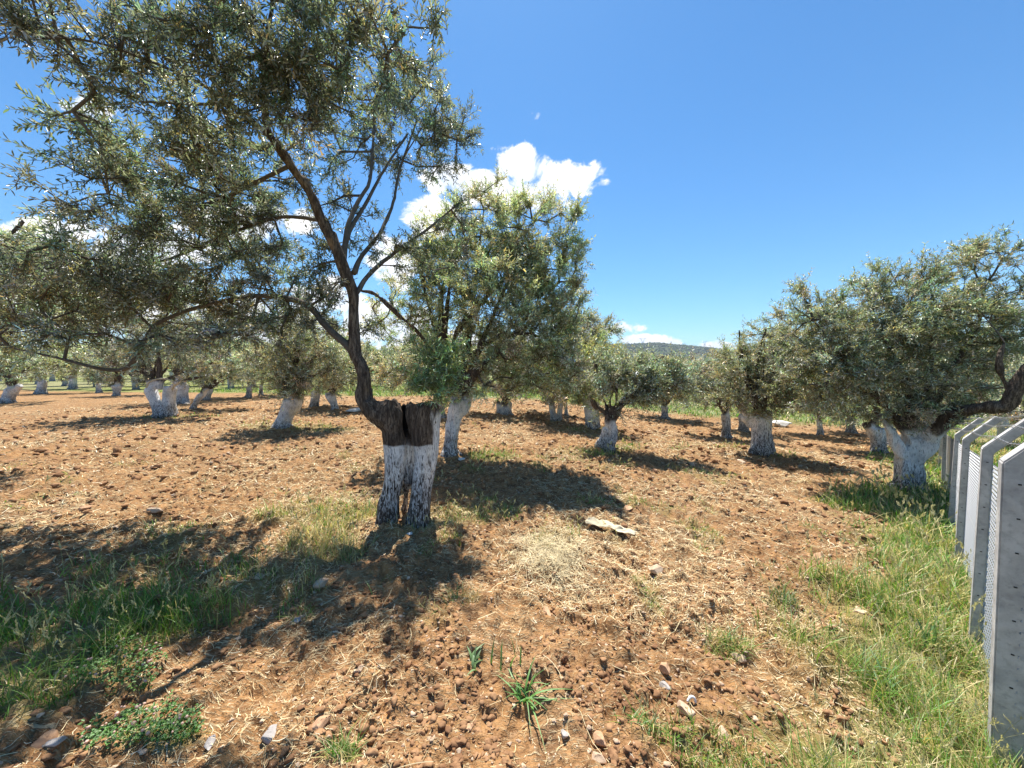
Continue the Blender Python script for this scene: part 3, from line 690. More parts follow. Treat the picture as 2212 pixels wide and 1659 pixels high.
# second tree, behind the near one
olive('second', 'olive tree with tall leaning white trunk right behind the hollow one, dense crown', (990, 862), 42, 46,
      [(1130, 520, .0, 110, 95, .8, 1.2), (1180, 640, .1, 80, 110, .7, 1.2), (1040, 500, .2, 100, 80, .8, 1.0), (1110, 730, -.2, 120, 90, .8, 1.5), (915, 610, .3, 65, 110, .7, .65), (960, 540, .2, 70, 80, .7, 1.0), (1000, 640, 0, 110, 110, .8, 1.0),
       (1190, 800, -.2, 75, 55, .6, 1.4), (1215, 700, .0, 48, 80, .6, 1.1), (1200, 580, .0, 60, 60, .6, 1.0), (1060, 810, -.1, 90, 45, .6, 1.1), (1010, 440, .2, 55, 40, .4, .5), (1165, 450, .1, 45, 45, .4, .7), (1080, 430, .1, 40, 30, .4, .5), (1230, 510, 0, 30, 70, .4, .6), (860, 690, .2, 80, 60, .5, .8), (1060, 640, -.9, 90, 70, .5, .7), (1000, 740, .5, 90, 60, .6, .9), (1100, 600, .0, 90, 90, .8, 1.2)],
      limbs=[[(985, 870, 0, 20), (955, 780, 0, 14), (941, 728, 0, 11), (922, 647, 0, 9), (908, 580, 0, 8), (880, 514, 0, 5)], [(960, 800, 0, 11), (908, 723, -.1, 10), (861, 680, -.2, 8), (813, 637, -.2, 6), (780, 628, -.2, 4)],
             [(990, 850, 0, 16), (979, 742, 0, 12), (1017, 680, 0, 10), (1090, 600, 0, 7), (1130, 520, 0, 5)], [(990, 800, .0, 12), (1060, 735, -.1, 8), (1130, 720, -.2, 6), (1200, 740, -.2, 5)], [(955, 780, 0, 12), (951, 680, .1, 9), (960, 609, .1, 7), (985, 520, .1, 5)],
             [(985, 915, -.02, 18), (1010, 880, -.02, 16), (1012, 845, -.02, 13), (1005, 800, 0, 8)]],
      seed=2, ncl=700, ntw=8, nlf=18, leaf=.066, up=.5, voxel=.016, tw=.32, mid=(980, 925), wear=.45, tint=(1.45, 1.5, 1.45))
# big tree by the fence
olive('BIG', 'thick white olive trunk beside concrete fence, dark bare limb reaching over the posts', (1980, 940), 62, 66,
      [(1900, 700, .2, 130, 90, 1.0, 1.3), (1780, 720, .2, 110, 80, .9, 1.1), (2010, 720, .1, 120, 110, 1.0, 1.4), (1960, 850, 0, 120, 70, .9, 1.3), (2110, 700, .2, 90, 90, .8, 1.1), (1820, 830, .2, 120, 70, .9, 1.2),
       (2130, 560, .2, 52, 50, .45, .9), (2080, 620, .2, 60, 50, .5, .8), (1760, 640, .2, 35, 35, .4, .45), (1930, 615, .2, 90, 42, .6, .9), (2010, 600, .1, 60, 40, .5, .7), (2090, 800, .3, 110, 70, .8, 1.1), (2170, 720, 0, 60, 60, .5, .6), (1720, 690, .3, 55, 50, .5, .7), (1880, 780, 0, 120, 80, .9, 1.2), (2200, 640, 0, 40, 60, .4, .5), (2000, 890, -.2, 60, 28, .5, .9), (1800, 780, -.2, 90, 70, .6, 1.0)],
      limbs=[[(1985, 965, 0, 34), (2010, 938, -.2, 28), (2050, 905, -.4, 26), (2095, 886, -.7, 23), (2140, 880, -.9, 22), (2172, 878, -1.0, 24), (2185, 850, -1.05, 20), (2205, 815, -1.1, 20), (2240, 770, -1.2, 16), (2300, 700, -1.3, 12)],
             [(2186, 860, -1.0, 8), (2168, 820, -1.0, 6), (2158, 780, -1.0, 5), (2170, 740, -1.0, 4)], [(1965, 950, 0, 24), (1945, 915, .05, 20), (1900, 850, .1, 14), (1840, 790, .2, 10), (1780, 760, .2, 7)],
             [(1950, 985, -.05, 24), (1930, 945, .02, 16), (1915, 920, .05, 13), (1890, 880, .1, 8)]],
      seed=3, ncl=720, ntw=8, nlf=18, leaf=.066, up=.35, voxel=.018, tw=.32, wear=.5, mid=(1962, 1000), amp=1.2)
olive('E', 'olive tree with thick double white trunk carrying a pale hoop', (326, 838), 26, 22,
      [(300, 740, 0, 80, 60), (400, 730, .3, 90, 70), (350, 680, .2, 110, 60), (250, 700, .2, 60, 60), (440, 790, .1, 60, 40), (280, 800, 0, 60, 30)],
      second=[(366, 899, 368, 836, 26, 24)], limbs=[[(330, 845, 0, 12), (318, 815, 0, 8), (300, 790, 0, 6)], [(345, 840, 0, 12), (344, 790, 0, 8), (340, 730, 0, 5)], [(362, 845, 0, 10), (385, 825, -.2, 7), (430, 815, -.3, 5)]],
      seed=5, ncl=230, leaf=.085, voxel=.026)
olive('J', 'olive tree on lone white trunk widening upward, left of the near split trunk', (633, 862), 36, 44,
      [(620, 770, 0, 80, 60), (690, 760, .2, 70, 60), (570, 790, 0, 55, 50), (650, 715, 0, 80, 40), (720, 800, .1, 50, 40), (640, 820, -.2, 70, 35)],
      second=[(625, 895, 648, 858, 18, 14)], seed=6, ncl=260, leaf=.075, voxel=.02, wear=.3)
olive('R', 'olive tree with boot shaped white trunk and two dark curved limbs, mid field', (1318, 905), 30, 26,
      [(1345, 825, 0, 70, 45), (1400, 815, .2, 80, 42), (1460, 825, .3, 70, 38), (1290, 800, .2, 55, 50), (1400, 860, 0, 60, 20), (1420, 785, .2, 34, 28, .4, .4), (1370, 795, .2, 50, 30)],
      second=[(1294, 972, 1310, 925, 26, 16)], limbs=[[(1316, 912, 0, 12), (1305, 890, 0, 9), (1288, 878, 0, 8), (1278, 865, 0, 6)], [(1322, 912, 0, 13), (1342, 880, 0, 10), (1365, 855, 0, 8), (1400, 843, 0, 6), (1440, 845, .1, 4)], [(1320, 905, 0, 8), (1318, 870, 0, 6), (1325, 840, 0, 4)]],
      seed=7, ncl=260, leaf=.072, voxel=.02, wear=.7, mid=(1322, 935))
olive('V', 'olive tree with wide dark footed trunk, nearest to the white boulder', (1640, 900), 42, 38,
      [(1640, 820, 0, 90, 65), (1600, 780, .2, 50, 45), (1690, 770, .2, 70, 70), (1600, 850, 0, 70, 35), (1600, 735, .2, 22, 26, .4, .3), (1650, 725, .2, 40, 40, .5, .6), (1700, 850, -.1, 60, 40)],
      second=[(1660, 975, 1655, 890, 26, 22), (1620, 920, 1606, 900, 14, 12)], limbs=[[(1625, 905, 0, 10), (1606, 890, 0, 9), (1590, 870, 0, 6)], [(1640, 900, 0, 12), (1632, 820, 0, 7), (1640, 760, 0, 5), (1655, 710, 0, 3)]],
      seed=8, ncl=300, leaf=.072, voxel=.021, wear=.8)
olive('Q', 'yellowish olive tree with two slim white stems, left of the boot shaped trunk', (1270, 878), 20, 20,
      [(1240, 800, 0, 70, 60), (1270, 760, .2, 70, 60), (1200, 770, .2, 60, 70), (1290, 820, 0, 50, 50), (1230, 850, 0, 60, 30)],
      second=[(1288, 924, 1284, 870, 19, 18)], seed=9, ncl=260, leaf=.078, voxel=.02, tint=(1.8, 1.65, 1.1))
olive('Z', 'olive tree with a white trunk curving left, close behind the thick trunk by the fence', (1892, 925), 30, 34,
      [(1870, 820, 0, 90, 60), (1800, 840, .3, 70, 50), (1900, 760, .2, 90, 60), (1840, 890, 0, 60, 25)], second=[(1893, 950, 1870, 915, 18, 14)], seed=10, ncl=200, leaf=.078, voxel=.022, wear=.8, tint=(1.2, 1.2, 1.15))
olive('T', 'slim olive trunk with dark foot, left of the wide dark footed one', (1565, 895), 22, 20,
      [(1560, 820, 0, 70, 50), (1530, 855, 0, 60, 30), (1590, 800, .2, 55, 45), (1505, 815, .3, 60, 42)], seed=11, ncl=190, leaf=.08, voxel=.022, wear=1.1)
olive('N', 'olive tree with short double white trunk under low crown, right of the near tree', (1094, 868), 30, 26,
      [(1090, 790, 0, 90, 60), (1150, 800, .2, 70, 50), (1040, 800, .2, 60, 50)], second=[(1082, 894, 1078, 868, 14, 14)], seed=12, ncl=170, leaf=.095, voxel=.03)
olive('O', 'olive tree with forked white trunk and tall airy crown showing against the cloud', (1192, 872), 17, 16,
      [(1230, 760, 0, 70, 60), (1180, 790, .2, 60, 60), (1270, 722, 0, 60, 40, 1.0, .7), (1300, 715, .2, 42, 32, .6, .5), (1250, 695, 0, 45, 22, .5, .5), (1220, 740, 0, 50, 40, .8, .7)], second=[(1206, 906, 1212, 872, 10, 10)], seed=13, ncl=210, leaf=.085, voxel=.026, up=.6)
olive('Fr', 'olive tree with wide white trunk just behind the double trunk with the hoop', (390, 830), 38, 30,
      [(400, 760, 0, 90, 60), (350, 750, .4, 70, 50), (450, 760, .2, 60, 50)], seed=14, ncl=150, leaf=.10, voxel=.032)
olive('Gl', 'olive tree whose slender white trunk leans hard to the right', (440, 842), 14, 14,
      [(480, 780, 0, 70, 50), (520, 790, .2, 50, 40), (440, 770, .2, 60, 50)], limbs=[[(436, 848, 0, 10), (470, 828, 0, 6), (500, 812, 0, 4)]], seed=15, ncl=140, leaf=.095, voxel=.026)
olive('G2', 'stubby white olive trunk half hidden behind the slender leaning one', (450, 840), 24, 22, [(450, 780, 0, 70, 50), (500, 770, 0, 60, 45)], seed=16, ncl=110, leaf=.11, voxel=.035)
olive('K', 'olive tree with narrow trunk split by a dark slit, right of the lone trunk', (684, 846), 18, 20, [(690, 785, 0, 80, 55), (740, 770, .3, 60, 50)], second=[(684, 878, 690, 846, 10, 10)], seed=17, ncl=150, leaf=.10, voxel=.028)
olive('L', 'olive tree with leaning tapered trunk, nearest the left side of the split hollow trunk', (714, 850), 18, 26, [(735, 785, 0, 80, 55), (790, 790, .2, 60, 45), (700, 770, 0, 60, 50), (830, 800, .2, 50, 40)], seed=18, ncl=170, leaf=.095, voxel=.026)
olive('M', 'olive trunk peeking between near split trunk and leaning trunk behind it', (950, 868), 26, 24, [(930, 800, 0, 90, 50), (880, 800, .3, 70, 50)], seed=19, ncl=130, leaf=.09, voxel=.028, wear=1.4)
olive('P', 'thin pale olive trunk between the forked trunk and the two slim stems', (1222, 870), 9, 10, [(1215, 800, 0, 60, 50), (1160, 790, .2, 50, 50)], seed=20, ncl=110, leaf=.11, voxel=.03)
olive('Sx', 'small distant olive tree alone between boot shaped trunk and slim dark footed trunk', (1436, 878), 20, 18, [(1440, 815, 0, 80, 40), (1400, 812, .3, 60, 38), (1480, 812, .3, 60, 38), (1440, 850, 0, 60, 18)], seed=21, ncl=170, leaf=.11, voxel=.035, wear=1.0)
olive('U', 'olive trunk half hidden just behind the wide dark footed trunk', (1606, 895), 20, 20, [(1610, 830, 0, 70, 45), (1560, 820, .3, 50, 40)], seed=22, ncl=110, leaf=.10, voxel=.03, wear=1.2)
olive('X', 'thin trunked olive tree behind the hanging crown left of the fence', (1770, 905), 12, 12, [(1770, 840, 0, 70, 45), (1720, 830, .3, 60, 45)], seed=23, ncl=130, leaf=.10, voxel=.028)
olive('Y', 'dark distant olive tree trunk between the thin trunk and the left curving trunk', (1836, 905), 20, 18, [(1840, 850, 0, 70, 40), (1800, 830, .3, 60, 45)], seed=24, ncl=120, leaf=.11, voxel=.03, wear=1.5)
olive('Z2', 'white olive trunk squeezed between left curving trunk and thick trunk by the fence', (1922, 925), 22, 22, [(1930, 860, 0, 80, 45)], seed=25, ncl=90, leaf=.10, voxel=.03)
olive('A', 'forked white olive trunk at the far left, leaning over the soil', (24, 838), 28, 22, [(20, 770, 0, 100, 50), (70, 790, .2, 70, 40), (-50, 770, 0, 80, 50)], second=[(22, 858, 44, 832, 14, 10)], seed=26, ncl=150, leaf=.10, voxel=.03)
olive('B', 'small white olive trunk with wide foot, on grass edge right of the forked trunk', (92, 822), 24, 17, [(95, 775, 0, 80, 45), (50, 780, .2, 50, 40), (140, 780, .3, 50, 40)], seed=27, ncl=130, leaf=.11, voxel=.035)
olive('C', 'thin distant olive trunk with a bright white foot on the grass edge', (213, 828), 10, 11, [(213, 785, 0, 65, 38), (170, 780, .3, 50, 35)], seed=28, ncl=110, leaf=.12, voxel=.035)
olive('D', 'squat distant olive trunk with flared white top, beside the thin one on the grass edge', (252, 832), 13, 22, [(255, 785, 0, 65, 40), (290, 780, .3, 50, 38)], seed=29, ncl=110, leaf=.12, voxel=.035)
olive('H', 'small distant olive tree with stubby grey trunk, left of a thinner one', (538, 836), 14, 12, [(540, 785, 0, 70, 42), (500, 780, .3, 50, 38)], seed=30, ncl=120, leaf=.115, voxel=.035, wear=1.3)
olive('I', 'thinnest distant olive trunk, just right of the stubby grey one', (564, 833), 9, 8, [(580, 785, 0, 65, 40), (620, 780, .3, 45, 38)], seed=31, ncl=110, leaf=.12, voxel=.035, wear=1.4)

# trees whose trunks stand outside the frame or beyond the fence
BASES['LE'] = (-230, 1010); TR['LE'] = G(-230, 1010)
olive('LE', 'sunlit pale crown of an olive tree entering from the left behind the dark hanging branches', (-210, 850), 50, 50,
      [(-20, 620, 0, 120, 90, .9, 1.2), (-60, 540, 0, 110, 60, .8, 1.0), (60, 700, 0, 110, 60, .8, 1.0), (-200, 650, 0, 150, 120, .9, .8), (20, 520, 0, 60, 40, .5, .6)], seed=33, ncl=330, leaf=.075, voxel=.03, tint=(1.8, 1.75, 1.35))
BASES['RE'] = (2165, 960); TR['RE'] = G(2165, 960)
olive('RE', 'olive tree standing beyond the concrete fence', (2165, 905), 22, 22, [(2165, 850, 0, 90, 60), (2230, 860, .3, 80, 60), (2090, 860, .3, 70, 50), (2170, 800, 0, 80, 40), (2060, 830, .6, 60, 50)], seed=34, ncl=240, leaf=.085, voxel=.03)
BASES['RF'] = (2290, 1000); TR['RF'] = G(2290, 1000)
olive('RF', 'crown of an olive tree past the last frame edge beyond the fence posts', (2290, 905), 30, 30, [(2280, 830, 0, 110, 80), (2200, 890, 0, 60, 40), (2350, 860, 0, 80, 60)], seed=35, ncl=170, leaf=.08, voxel=.03)

# far rows: two small trees copied along the far edge of the grove
FARG = 'olive trees in the far rows of the grove'
FARL = 'small olive tree in the rows beyond the grass edge of the field'
def small_tree(seed):
    root = empty('olive_tree', (0, 0, 0)); tag(root, FARL, 'olive tree', FARG); g = rng(seed)
    ch = [np.array([[0, 0, -.1, .26], [.03, 0, .3, .19], [.06, 0, .8, .2], [.1, .02, 1.15, .17]])]
    lim = [np.array([[.08, 0, 1.0, .12], [dx*.5, dy*.5, 1.6, .08], [dx, dy, 2.3, .04]]) for dx, dy in ((-.9, .2), (.9, -.2), (.1, .8), (-.1, -.8))]
    O0 = np.zeros(3)
    trunk_mesh('trunk', ch+lim, O0, root, .045, seed, lambda w, c: sstep(1.2, 1.1, c[:, 2]), basewear(.6))
    bl = [(np.array(c), r, 1.0) for c, r in (((-.9, .2, 2.4), (1.1, 1.0, .9)), ((.9, -.1, 2.4), (1.1, 1.0, .9)), ((0, .7, 2.7), (1.1, 1.0, .95)), ((0, -.6, 2.6), (1.1, .9, .9)), ((.2, 0, 3.2), (.9, .9, .6)))]
    crown(root, O0, skel_of(lim, .2), bl, 170, 6, 10, .17, seed+5, up=.3, tw=.42, thick=1.4, tint=(1.5, 1.45, 1.25))
    return root
protos = [small_tree(40), small_tree(41), small_tree(42)]
g = rng(77); spots = []
for row, Y in enumerate((26.5, 31, 36, 42, 49)):
    x = -Y*1.55 + g.uniform(0, 3)
    while x < Y*1.5:
        xx, yy_ = x+g.uniform(-1, 1), Y-.20*x*(1 if x > 0 else .35)+g.uniform(-1, 1)
        if yy_ > 18: spots.append((xx, yy_))
        x += g.uniform(4.4, 6.2)
used = [False]*3
for n_, (x, y) in enumerate(spots):
    k = n_ % 3; p = protos[k]
    if used[k]:
        r = p.copy(); C.objects.link(r)
        for chd in p.children:
            c_ = chd.copy(); c_.parent = r; C.objects.link(c_)
    else: r = p; used[k] = True
    s = float(g.uniform(.85, 1.15))*(.55 if .15 < x/y < .9 else 1.0); r.location = (x, y, gz(x, y)-.02); r.rotation_euler = (0, 0, float(g.uniform(0, 6.28))); r.scale = (s, s, s*float(g.uniform(.9, 1.12)))

# ------------------------------------------------------------------ concrete fence along the right
def fx(y): return 1.122*y+.39
FD = norm(np.array([1.122, 1.0, 0])); FN = np.array([FD[1], -FD[0], 0])     # along the fence, outward from the field
def kink_z(y): return EYE - (.146*min(y, 9)+.194 + .05*max(0, y-9)*0)
fence = empty('concrete_fence', (fx(3.8), 3.8, gz(fx(3.8), 3.8)))
tag(fence, 'grey concrete post fence with bent tops, chain link mesh and barbed wire', 'fence')
FO = np.array(fence.location)
def box(c, ax, ay, az):
    s = np.array([[-1, -1, -1], [1, -1, -1], [1, 1, -1], [-1, 1, -1], [-1, -1, 1], [1, -1, 1], [1, 1, 1], [-1, 1, 1]])
    V = c+s[:, :1]*ax+s[:, 1:2]*ay+s[:, 2:3]*az
    return V, np.array([[0, 3, 2, 1], [4, 5, 6, 7], [0, 1, 5, 4], [1, 2, 6, 5], [2, 3, 7, 6], [3, 0, 4, 7]]), np.zeros((0, 3), int)
postY = [.95, 1.64, 2.5, 3.8, 5.0, 6.97, 9.0, 11.2, 13.6, 16.2, 19.0]
hw, hd = .040, .048                     # half width across the fence, half depth along it
import bmesh
HW0 = hw
for y in postY:
    hw = .050 if y < 2 else .025 if y < 3 else .025
    p = np.array([fx(y), y, 0])+FN*hw+FD*hd; kz = kink_z(y); g0 = gz(p[0], y)-.25
    prof = [(0, g0), (0, kz), (.20, kz+.20)]     # left edge of the post, then out along the bent arm
    t = 2*hw
    # profile in (outward, up): straight shaft then the arm, mitred
    L = [(-hw, g0), (-hw, kz), (-hw+.20, kz+.26), (-hw+.20+t*.80, kz+.26-t*.62), (hw, kz-.03), (hw, g0)]
    bm = bmesh.new()
    fr = [bm.verts.new(tuple(p+FN*a+FD*(-hd)+np.array([0, 0, z])-FO)) for a, z in L]
    bk = [bm.verts.new(tuple(p+FN*a+FD*(hd)+np.array([0, 0, z])-FO)) for a, z in L]
    bm.faces.new(fr); bm.faces.new(bk[::-1])
    for k in range(6): bm.faces.new([fr[(k+1) % 6], fr[k], bk[k], bk[(k+1) % 6]])
    bmesh.ops.recalc_face_normals(bm, faces=bm.faces)
    bmesh.ops.bevel(bm, geom=list(bm.edges), offset=.006, segments=2, affect='EDGES')
    for k in range(7):                            # near-black raised blocks, painting the shade of cast holes in the shaft
        z = kz-.09-k*.155
        if z > gz(p[0], y)+.05:
            c = p-FD*(hd+.0005)+np.array([0, 0, z])-FO; Vb, Qb, _ = box(c, FN*.005, FD*.002, np.array([0, 0, .003]))
            vb = [bm.verts.new(tuple(q)) for q in Vb]
            for q in Qb: bm.faces.new([vb[w] for w in q]).material_index = 1
    bmesh.ops.translate(bm, verts=bm.verts, vec=tuple(-(p-FO)-np.array([0, 0, g0])))
    me = bpy.data.meshes.new('post'); bm.to_mesh(me); bm.free(); me.materials.append(M_CONC); me.materials.append(M_HOLE_SHADE)
    po = link(bpy.data.objects.new('post', me), fence); po.location = tuple((p-FO)+np.array([0, 0, g0]))
    jr = random.Random(int(y*100)); po.rotation_euler = (radians(jr.uniform(-.8, .8)), radians(jr.uniform(-.8, .8)), radians(jr.uniform(-2.5, 2.5)))
hw = HW0
def wire(pts, r=.0016, sides=4): 
    pts = np.asarray(pts); return tube(pts, np.full(len(pts), r), sides, cap=False)
for y0, y1 in zip(postY[:-1], postY[1:]):
    a = np.array([fx(y0), y0, 0]); b = np.array([fx(y1), y1, 0]); Ls = np.linalg.norm(b-a); az = kink_z(y0)-.10; bz = kink_z(y1)-.10
    ga, gb_ = gz(a[0], y0)+.02, gz(b[0], y1)+.02; off = FN*(.058 if y0 > 1 else .112)
    def P(s, h):   # s along in metres, h 0..1 up
        f = s/Ls; return a+(b-a)*f+off+np.array([0, 0, (ga+(gb_-ga)*f)*(1-h)+(az+(bz-az)*f)*h])-FO
    Hh = az-ga; pitch = .055 if y0 < 7 else .11; A_, B_, = [], []
    s = -Hh
    while s < Ls:
        for sg in (1, -1):
            s0, h0, s1, h1 = (s, 0, s+Hh, 1) if sg == 1 else (s, 1, s+Hh, 0)
            c0 = max(0, -s0/Hh); c1 = min(1, (Ls-s0)/Hh)
            if c1 > c0:
                A_.append(P(s0+Hh*c0, h0+(h1-h0)*c0)); B_.append(P(s0+Hh*c1, h0+(h1-h0)*c1))
        s += pitch
    rw = .0016 if y0 < 5 else .0022; Vw, Qw, Tw = seg_tubes(np.array(A_), np.array(B_), np.full(len(A_), rw), np.full(len(A_), rw), 4)
    ed = [wire([P(0, h), P(Ls*.5, h), P(Ls, h)], .0022) for h in (.0, .5, 1.0)]
    Ve, Qe, Te = cat([(Vw, Qw, Tw)]+ed)
    mesh('chain_link_mesh', Ve, [Qe], M_WIRE, fence)
    st_ = []
    for q in (.35, .68, .97):                     # barbed strands along the arms
        pa = a+FN*(-hw+.20*q+.03)+np.array([0, 0, kink_z(y0)+.26*q+.0])-FO; pb = b+FN*(-hw+.20*q+.03)+np.array([0, 0, kink_z(y1)+.26*q])-FO
        st_.append(wire([pa, (pa+pb)/2+np.array([0, 0, -.02]), pb], .0022))
        for k in range(int(Ls/.12)):
            f = (k+.5)*.12/Ls; c = pa+(pb-pa)*f+np.array([0, 0, -.02*4*f*(1-f)])
            st_.append(wire([c-np.array([0, .012, .012]), c+np.array([0, .012, .012])], .0012, 3)); st_.append(wire([c-np.array([0, -.012, .012]), c+np.array([0, -.012, .012])], .0012, 3))
    Ve, Qe, Te = cat(st_); mesh('barbed_wire', Ve, [Qe], M_WIRE, fence)

# far fence at the edge of the grove, left
ffo = empty('wire_fence', (0, 24.5, gz(0, 24.5))); tag(ffo, 'thin posted wire fence far off behind the grove trees', 'fence'); FFO = np.array(ffo.location)
fp = [(x, 24.6 - .20*x) for x in np.arange(-36, 9, 3.0)]
for (x, y) in fp:
    z = gz(x, y); v = box(np.array([x, y, z+.75])-FFO, np.array([.045, 0, 0]), np.array([0, .045, 0]), np.array([0, 0, .85])); v2 = box(np.array([x+.10, y, z+1.72])-FFO, np.array([.14, 0, .12]), np.array([0, .04, 0]), np.array([-.03, 0, .035]))
    Vv, Qv, Tv = cat([v, v2]); mesh('post', Vv, [Qv], M_CONC, ffo)
sw = []
for (x0, y0), (x1, y1) in zip(fp[:-1], fp[1:]):
    for h in (.3, .7, 1.1, 1.5): sw.append(wire([np.array([x0, y0, gz(x0, y0)+h])-FFO, np.array([x1, y1, gz(x1, y1)+h])-FFO], .006, 3))
Vv, Qv, Tv = cat(sw); mesh('wire', Vv, [Qv], M_WIRE, ffo)

# ------------------------------------------------------------------ loose things on the soil
def lump(name, label, cat_, px, py, wpx, hpx, mat, seed, flat=.6, group=None, sink=.25, ang=0.0, rot=0.0):
    c = G(px, py); Y = c[1]; s = wpx*.5*Y/F; g = rng(seed); v, f = ICO3
    v = v.copy()
    for _ in range(17):                                   # chop facets off
        n_ = norm(g.normal(size=3)*np.array([1, 1, 1.2])); d_ = g.uniform(.38, .80); k = v@n_; v = v - np.maximum(0, k-d_)[:, None]*n_
    nn = fbm(v[:, 0]*2.1+seed, v[:, 1]*2.1, v[:, 2]*2.1, 4, 71)-.5
    v = v*(1+nn[:, None]*.22)*1.25
    v = v*np.array([s, s*g.uniform(.65, .95), s*flat]); ca, sa = cos(rot), sin(rot)
    v = v@np.array([[ca, sa, 0], [-sa, ca, 0], [0, 0, 1]])
    x, y = c[0], c[1]; z = c[2]+float(micro(np.float64(x), np.float64(y)))
    o = mesh(name, v, [f], mat, smooth=False); o.location = (x, y, z+s*flat*(.75-sink)); o.rotation_euler = (g.uniform(-.2, .2), g.uniform(-.2, .2), 0)
    tag(o, label, cat_, group); return o
SG = 'loose stones on the ploughed soil'
STN = [
    (588, 1605, 46, 'grey_stone', 'pale grey angular stone near the bottom, left of the flat tan one'), (690, 1577, 50, 'red_stone', 'flat topped tan stone near the bottom beside the small green weed'),
    (459, 1620, 32, 'grey_stone', 'small grey stone left of the pale angular one'), (1480, 1550, 46, 'pale_stone', 'pinkish wedge stone with the white plastic scrap behind it'),
    (1562, 1585, 44, 'pale_stone', 'leaning orange tinted flat stone right of the wedge stone'), (1297, 1590, 38, 'red_stone', 'upright tan stone low in the middle, right of the broad bladed tuft'),
    (1218, 1585, 24, 'grey_stone', 'small pale stone below the broad bladed grass tuft'), (1600, 1425, 28, 'pale_stone', 'small tan stone beside the green weed patch right of centre'),
    (1436, 1448, 36, 'red_stone', 'oblong tan stone above a grey one, right of the grass tuft'), (1437, 1478, 30, 'grey_stone', 'grey stone just below the oblong tan one'),
    (1416, 1246, 34, 'pale_stone', 'bright broken stone pair piece right of the straw heap'), (1182, 1325, 28, 'red_stone', 'round red brown clod stone below the straw heap'),
    (1015, 1385, 26, 'red_stone', 'dull round stone above the small green rosette'), (1768, 1203, 30, 'red_stone', 'dark reddish stone at the edge of the grass strip'),
    (1800, 1372, 30, 'pale_stone', 'bleached stone lying in dry grass at the strip edge'), (1856, 1330, 28, 'pale_stone', 'cream stone on dry grass near the fence strip'),
    (333, 1115, 34, 'pale_stone', 'flat cream stone far left on the open soil'), (182, 1105, 22, 'red_stone', 'rusty clod lying on the sunlit soil at left'), (90, 1600, 54, 'red_stone', 'large rough pinkish stone at the bottom left corner'),
    (120, 1625, 42, 'grey_stone', 'mauve grey stone beside the large rough one in the corner'), (695, 1265, 34, 'pale_stone', 'tan stone half in the tree shade, right of the grassy patch'), (560, 1258, 30, 'pale_stone', 'small buff stone among weeds in dappled shade'),
    (640, 1340, 30, 'grey_stone', 'white speckled stone under dead leaves left of centre'), (885, 1155, 16, 'white_rock', 'small whitish stone at the foot of the split trunk'), (842, 1130, 22, 'white_rock', 'white chip of stone right against the split trunk'),
    (995, 996, 20, 'white_rock', 'whitewashed stone beside the trunk behind the near tree'), (1355, 1100, 22, 'red_stone', 'tan stone above the crumpled pale cloth'), (1600, 1000, 20, 'pale_stone', 'small light stone before the wide dark footed trunk'), (1495, 1005, 18, 'pale_stone', 'buff stone in the middle field shadow'),
    (1290, 1640, 40, 'pale_stone', 'pale flat stone cut by the bottom edge in the middle'), (1012, 1560, 24, 'red_stone', 'small ochre stone left of the lowest middle stone'), (1415, 1018, 16, 'red_stone', 'little rusty stone beyond the cloth'), (780, 1450, 20, 'pale_stone', 'small buff pebble alone on the crumbly soil')]
MS = {'grey_stone': M_STONEG, 'red_stone': M_STONER, 'pale_stone': M_STONE, 'white_rock': M_WHITE}
for k, (px, py, w, mm, lb) in enumerate(STN): lump('stone', lb, 'stone', px, py, w, w, MS[mm], 300+k, .55, SG, .3, rot=k*1.3)
lump('boulder', 'low white boulder on the dry grass behind the wide dark footed trunk', 'boulder', 1686, 922, 44, 16, M_WHITE, 401, .35)
lump('boulder', 'flat white boulder on the soil just left of the near split trunk', 'boulder', 771, 890, 44, 10, M_WHITE, 402, .22)

# crumpled cloth
c = G(1318, 1150); n = 46; uu, vv = np.meshgrid(np.linspace(-1, 1, n), np.linspace(-1, 1, n), indexing='ij')
sx_, sy_ = .25, .075; X = uu*sx_*(1+.25*(fbm(vv*1.6, uu*.8, 0, 2, 5)-.5)); Yc = vv*sy_*(1-.35*uu)+(fbm(uu*2, vv, 3, 3, 6)-.5)*.08
Zc = np.abs(fbm(uu*2.6+2, vv*1.3, 0, 2, 7)-.5)*.06 + (1-np.abs(vv))*.02 + .03
ang = -.45; Xr, Yr = X*cos(ang)-Yc*sin(ang), X*sin(ang)+Yc*cos(ang)
gzc = ground_z(Xr+c[0], Yr+c[1])-c[2]+.035
Vc = np.stack([Xr, Yr, gzc+Zc], -1).reshape(-1, 3); i, j = np.meshgrid(np.arange(n-1), np.arange(n-1), indexing='ij')
Qc = np.stack([i*n+j, (i+1)*n+j, (i+1)*n+j+1, i*n+j+1], -1).reshape(-1, 4)
o = mesh('crumpled_cloth', Vc, [Qc], M_CLOTH, smooth=True); o.location = tuple(c); tag(o, 'crumpled cream sheet lying flat on the soil right of the near tree', 'cloth')
sm = o.modifiers.new('t', 'SOLIDIFY'); sm.thickness = .003
# plastic scrap
c = G(1497, 1532); Vs = []
sp = np.array([[-.025, 0, .015, .006], [-.005, .006, .035, .007], [.012, .004, .032, .006], [.018, .0, .01, .006]]); s = spline(sp, 16); v_, q_, t_ = tube(s[:, :3], s[:, 3], 8)
o = mesh('plastic_scrap', v_, [q_, t_], M_PLASTIC, smooth=True); o.location = tuple(c+np.array([0, .01, .015])); tag(o, 'bent white plastic scrap beside the pinkish wedge stone', 'litter')
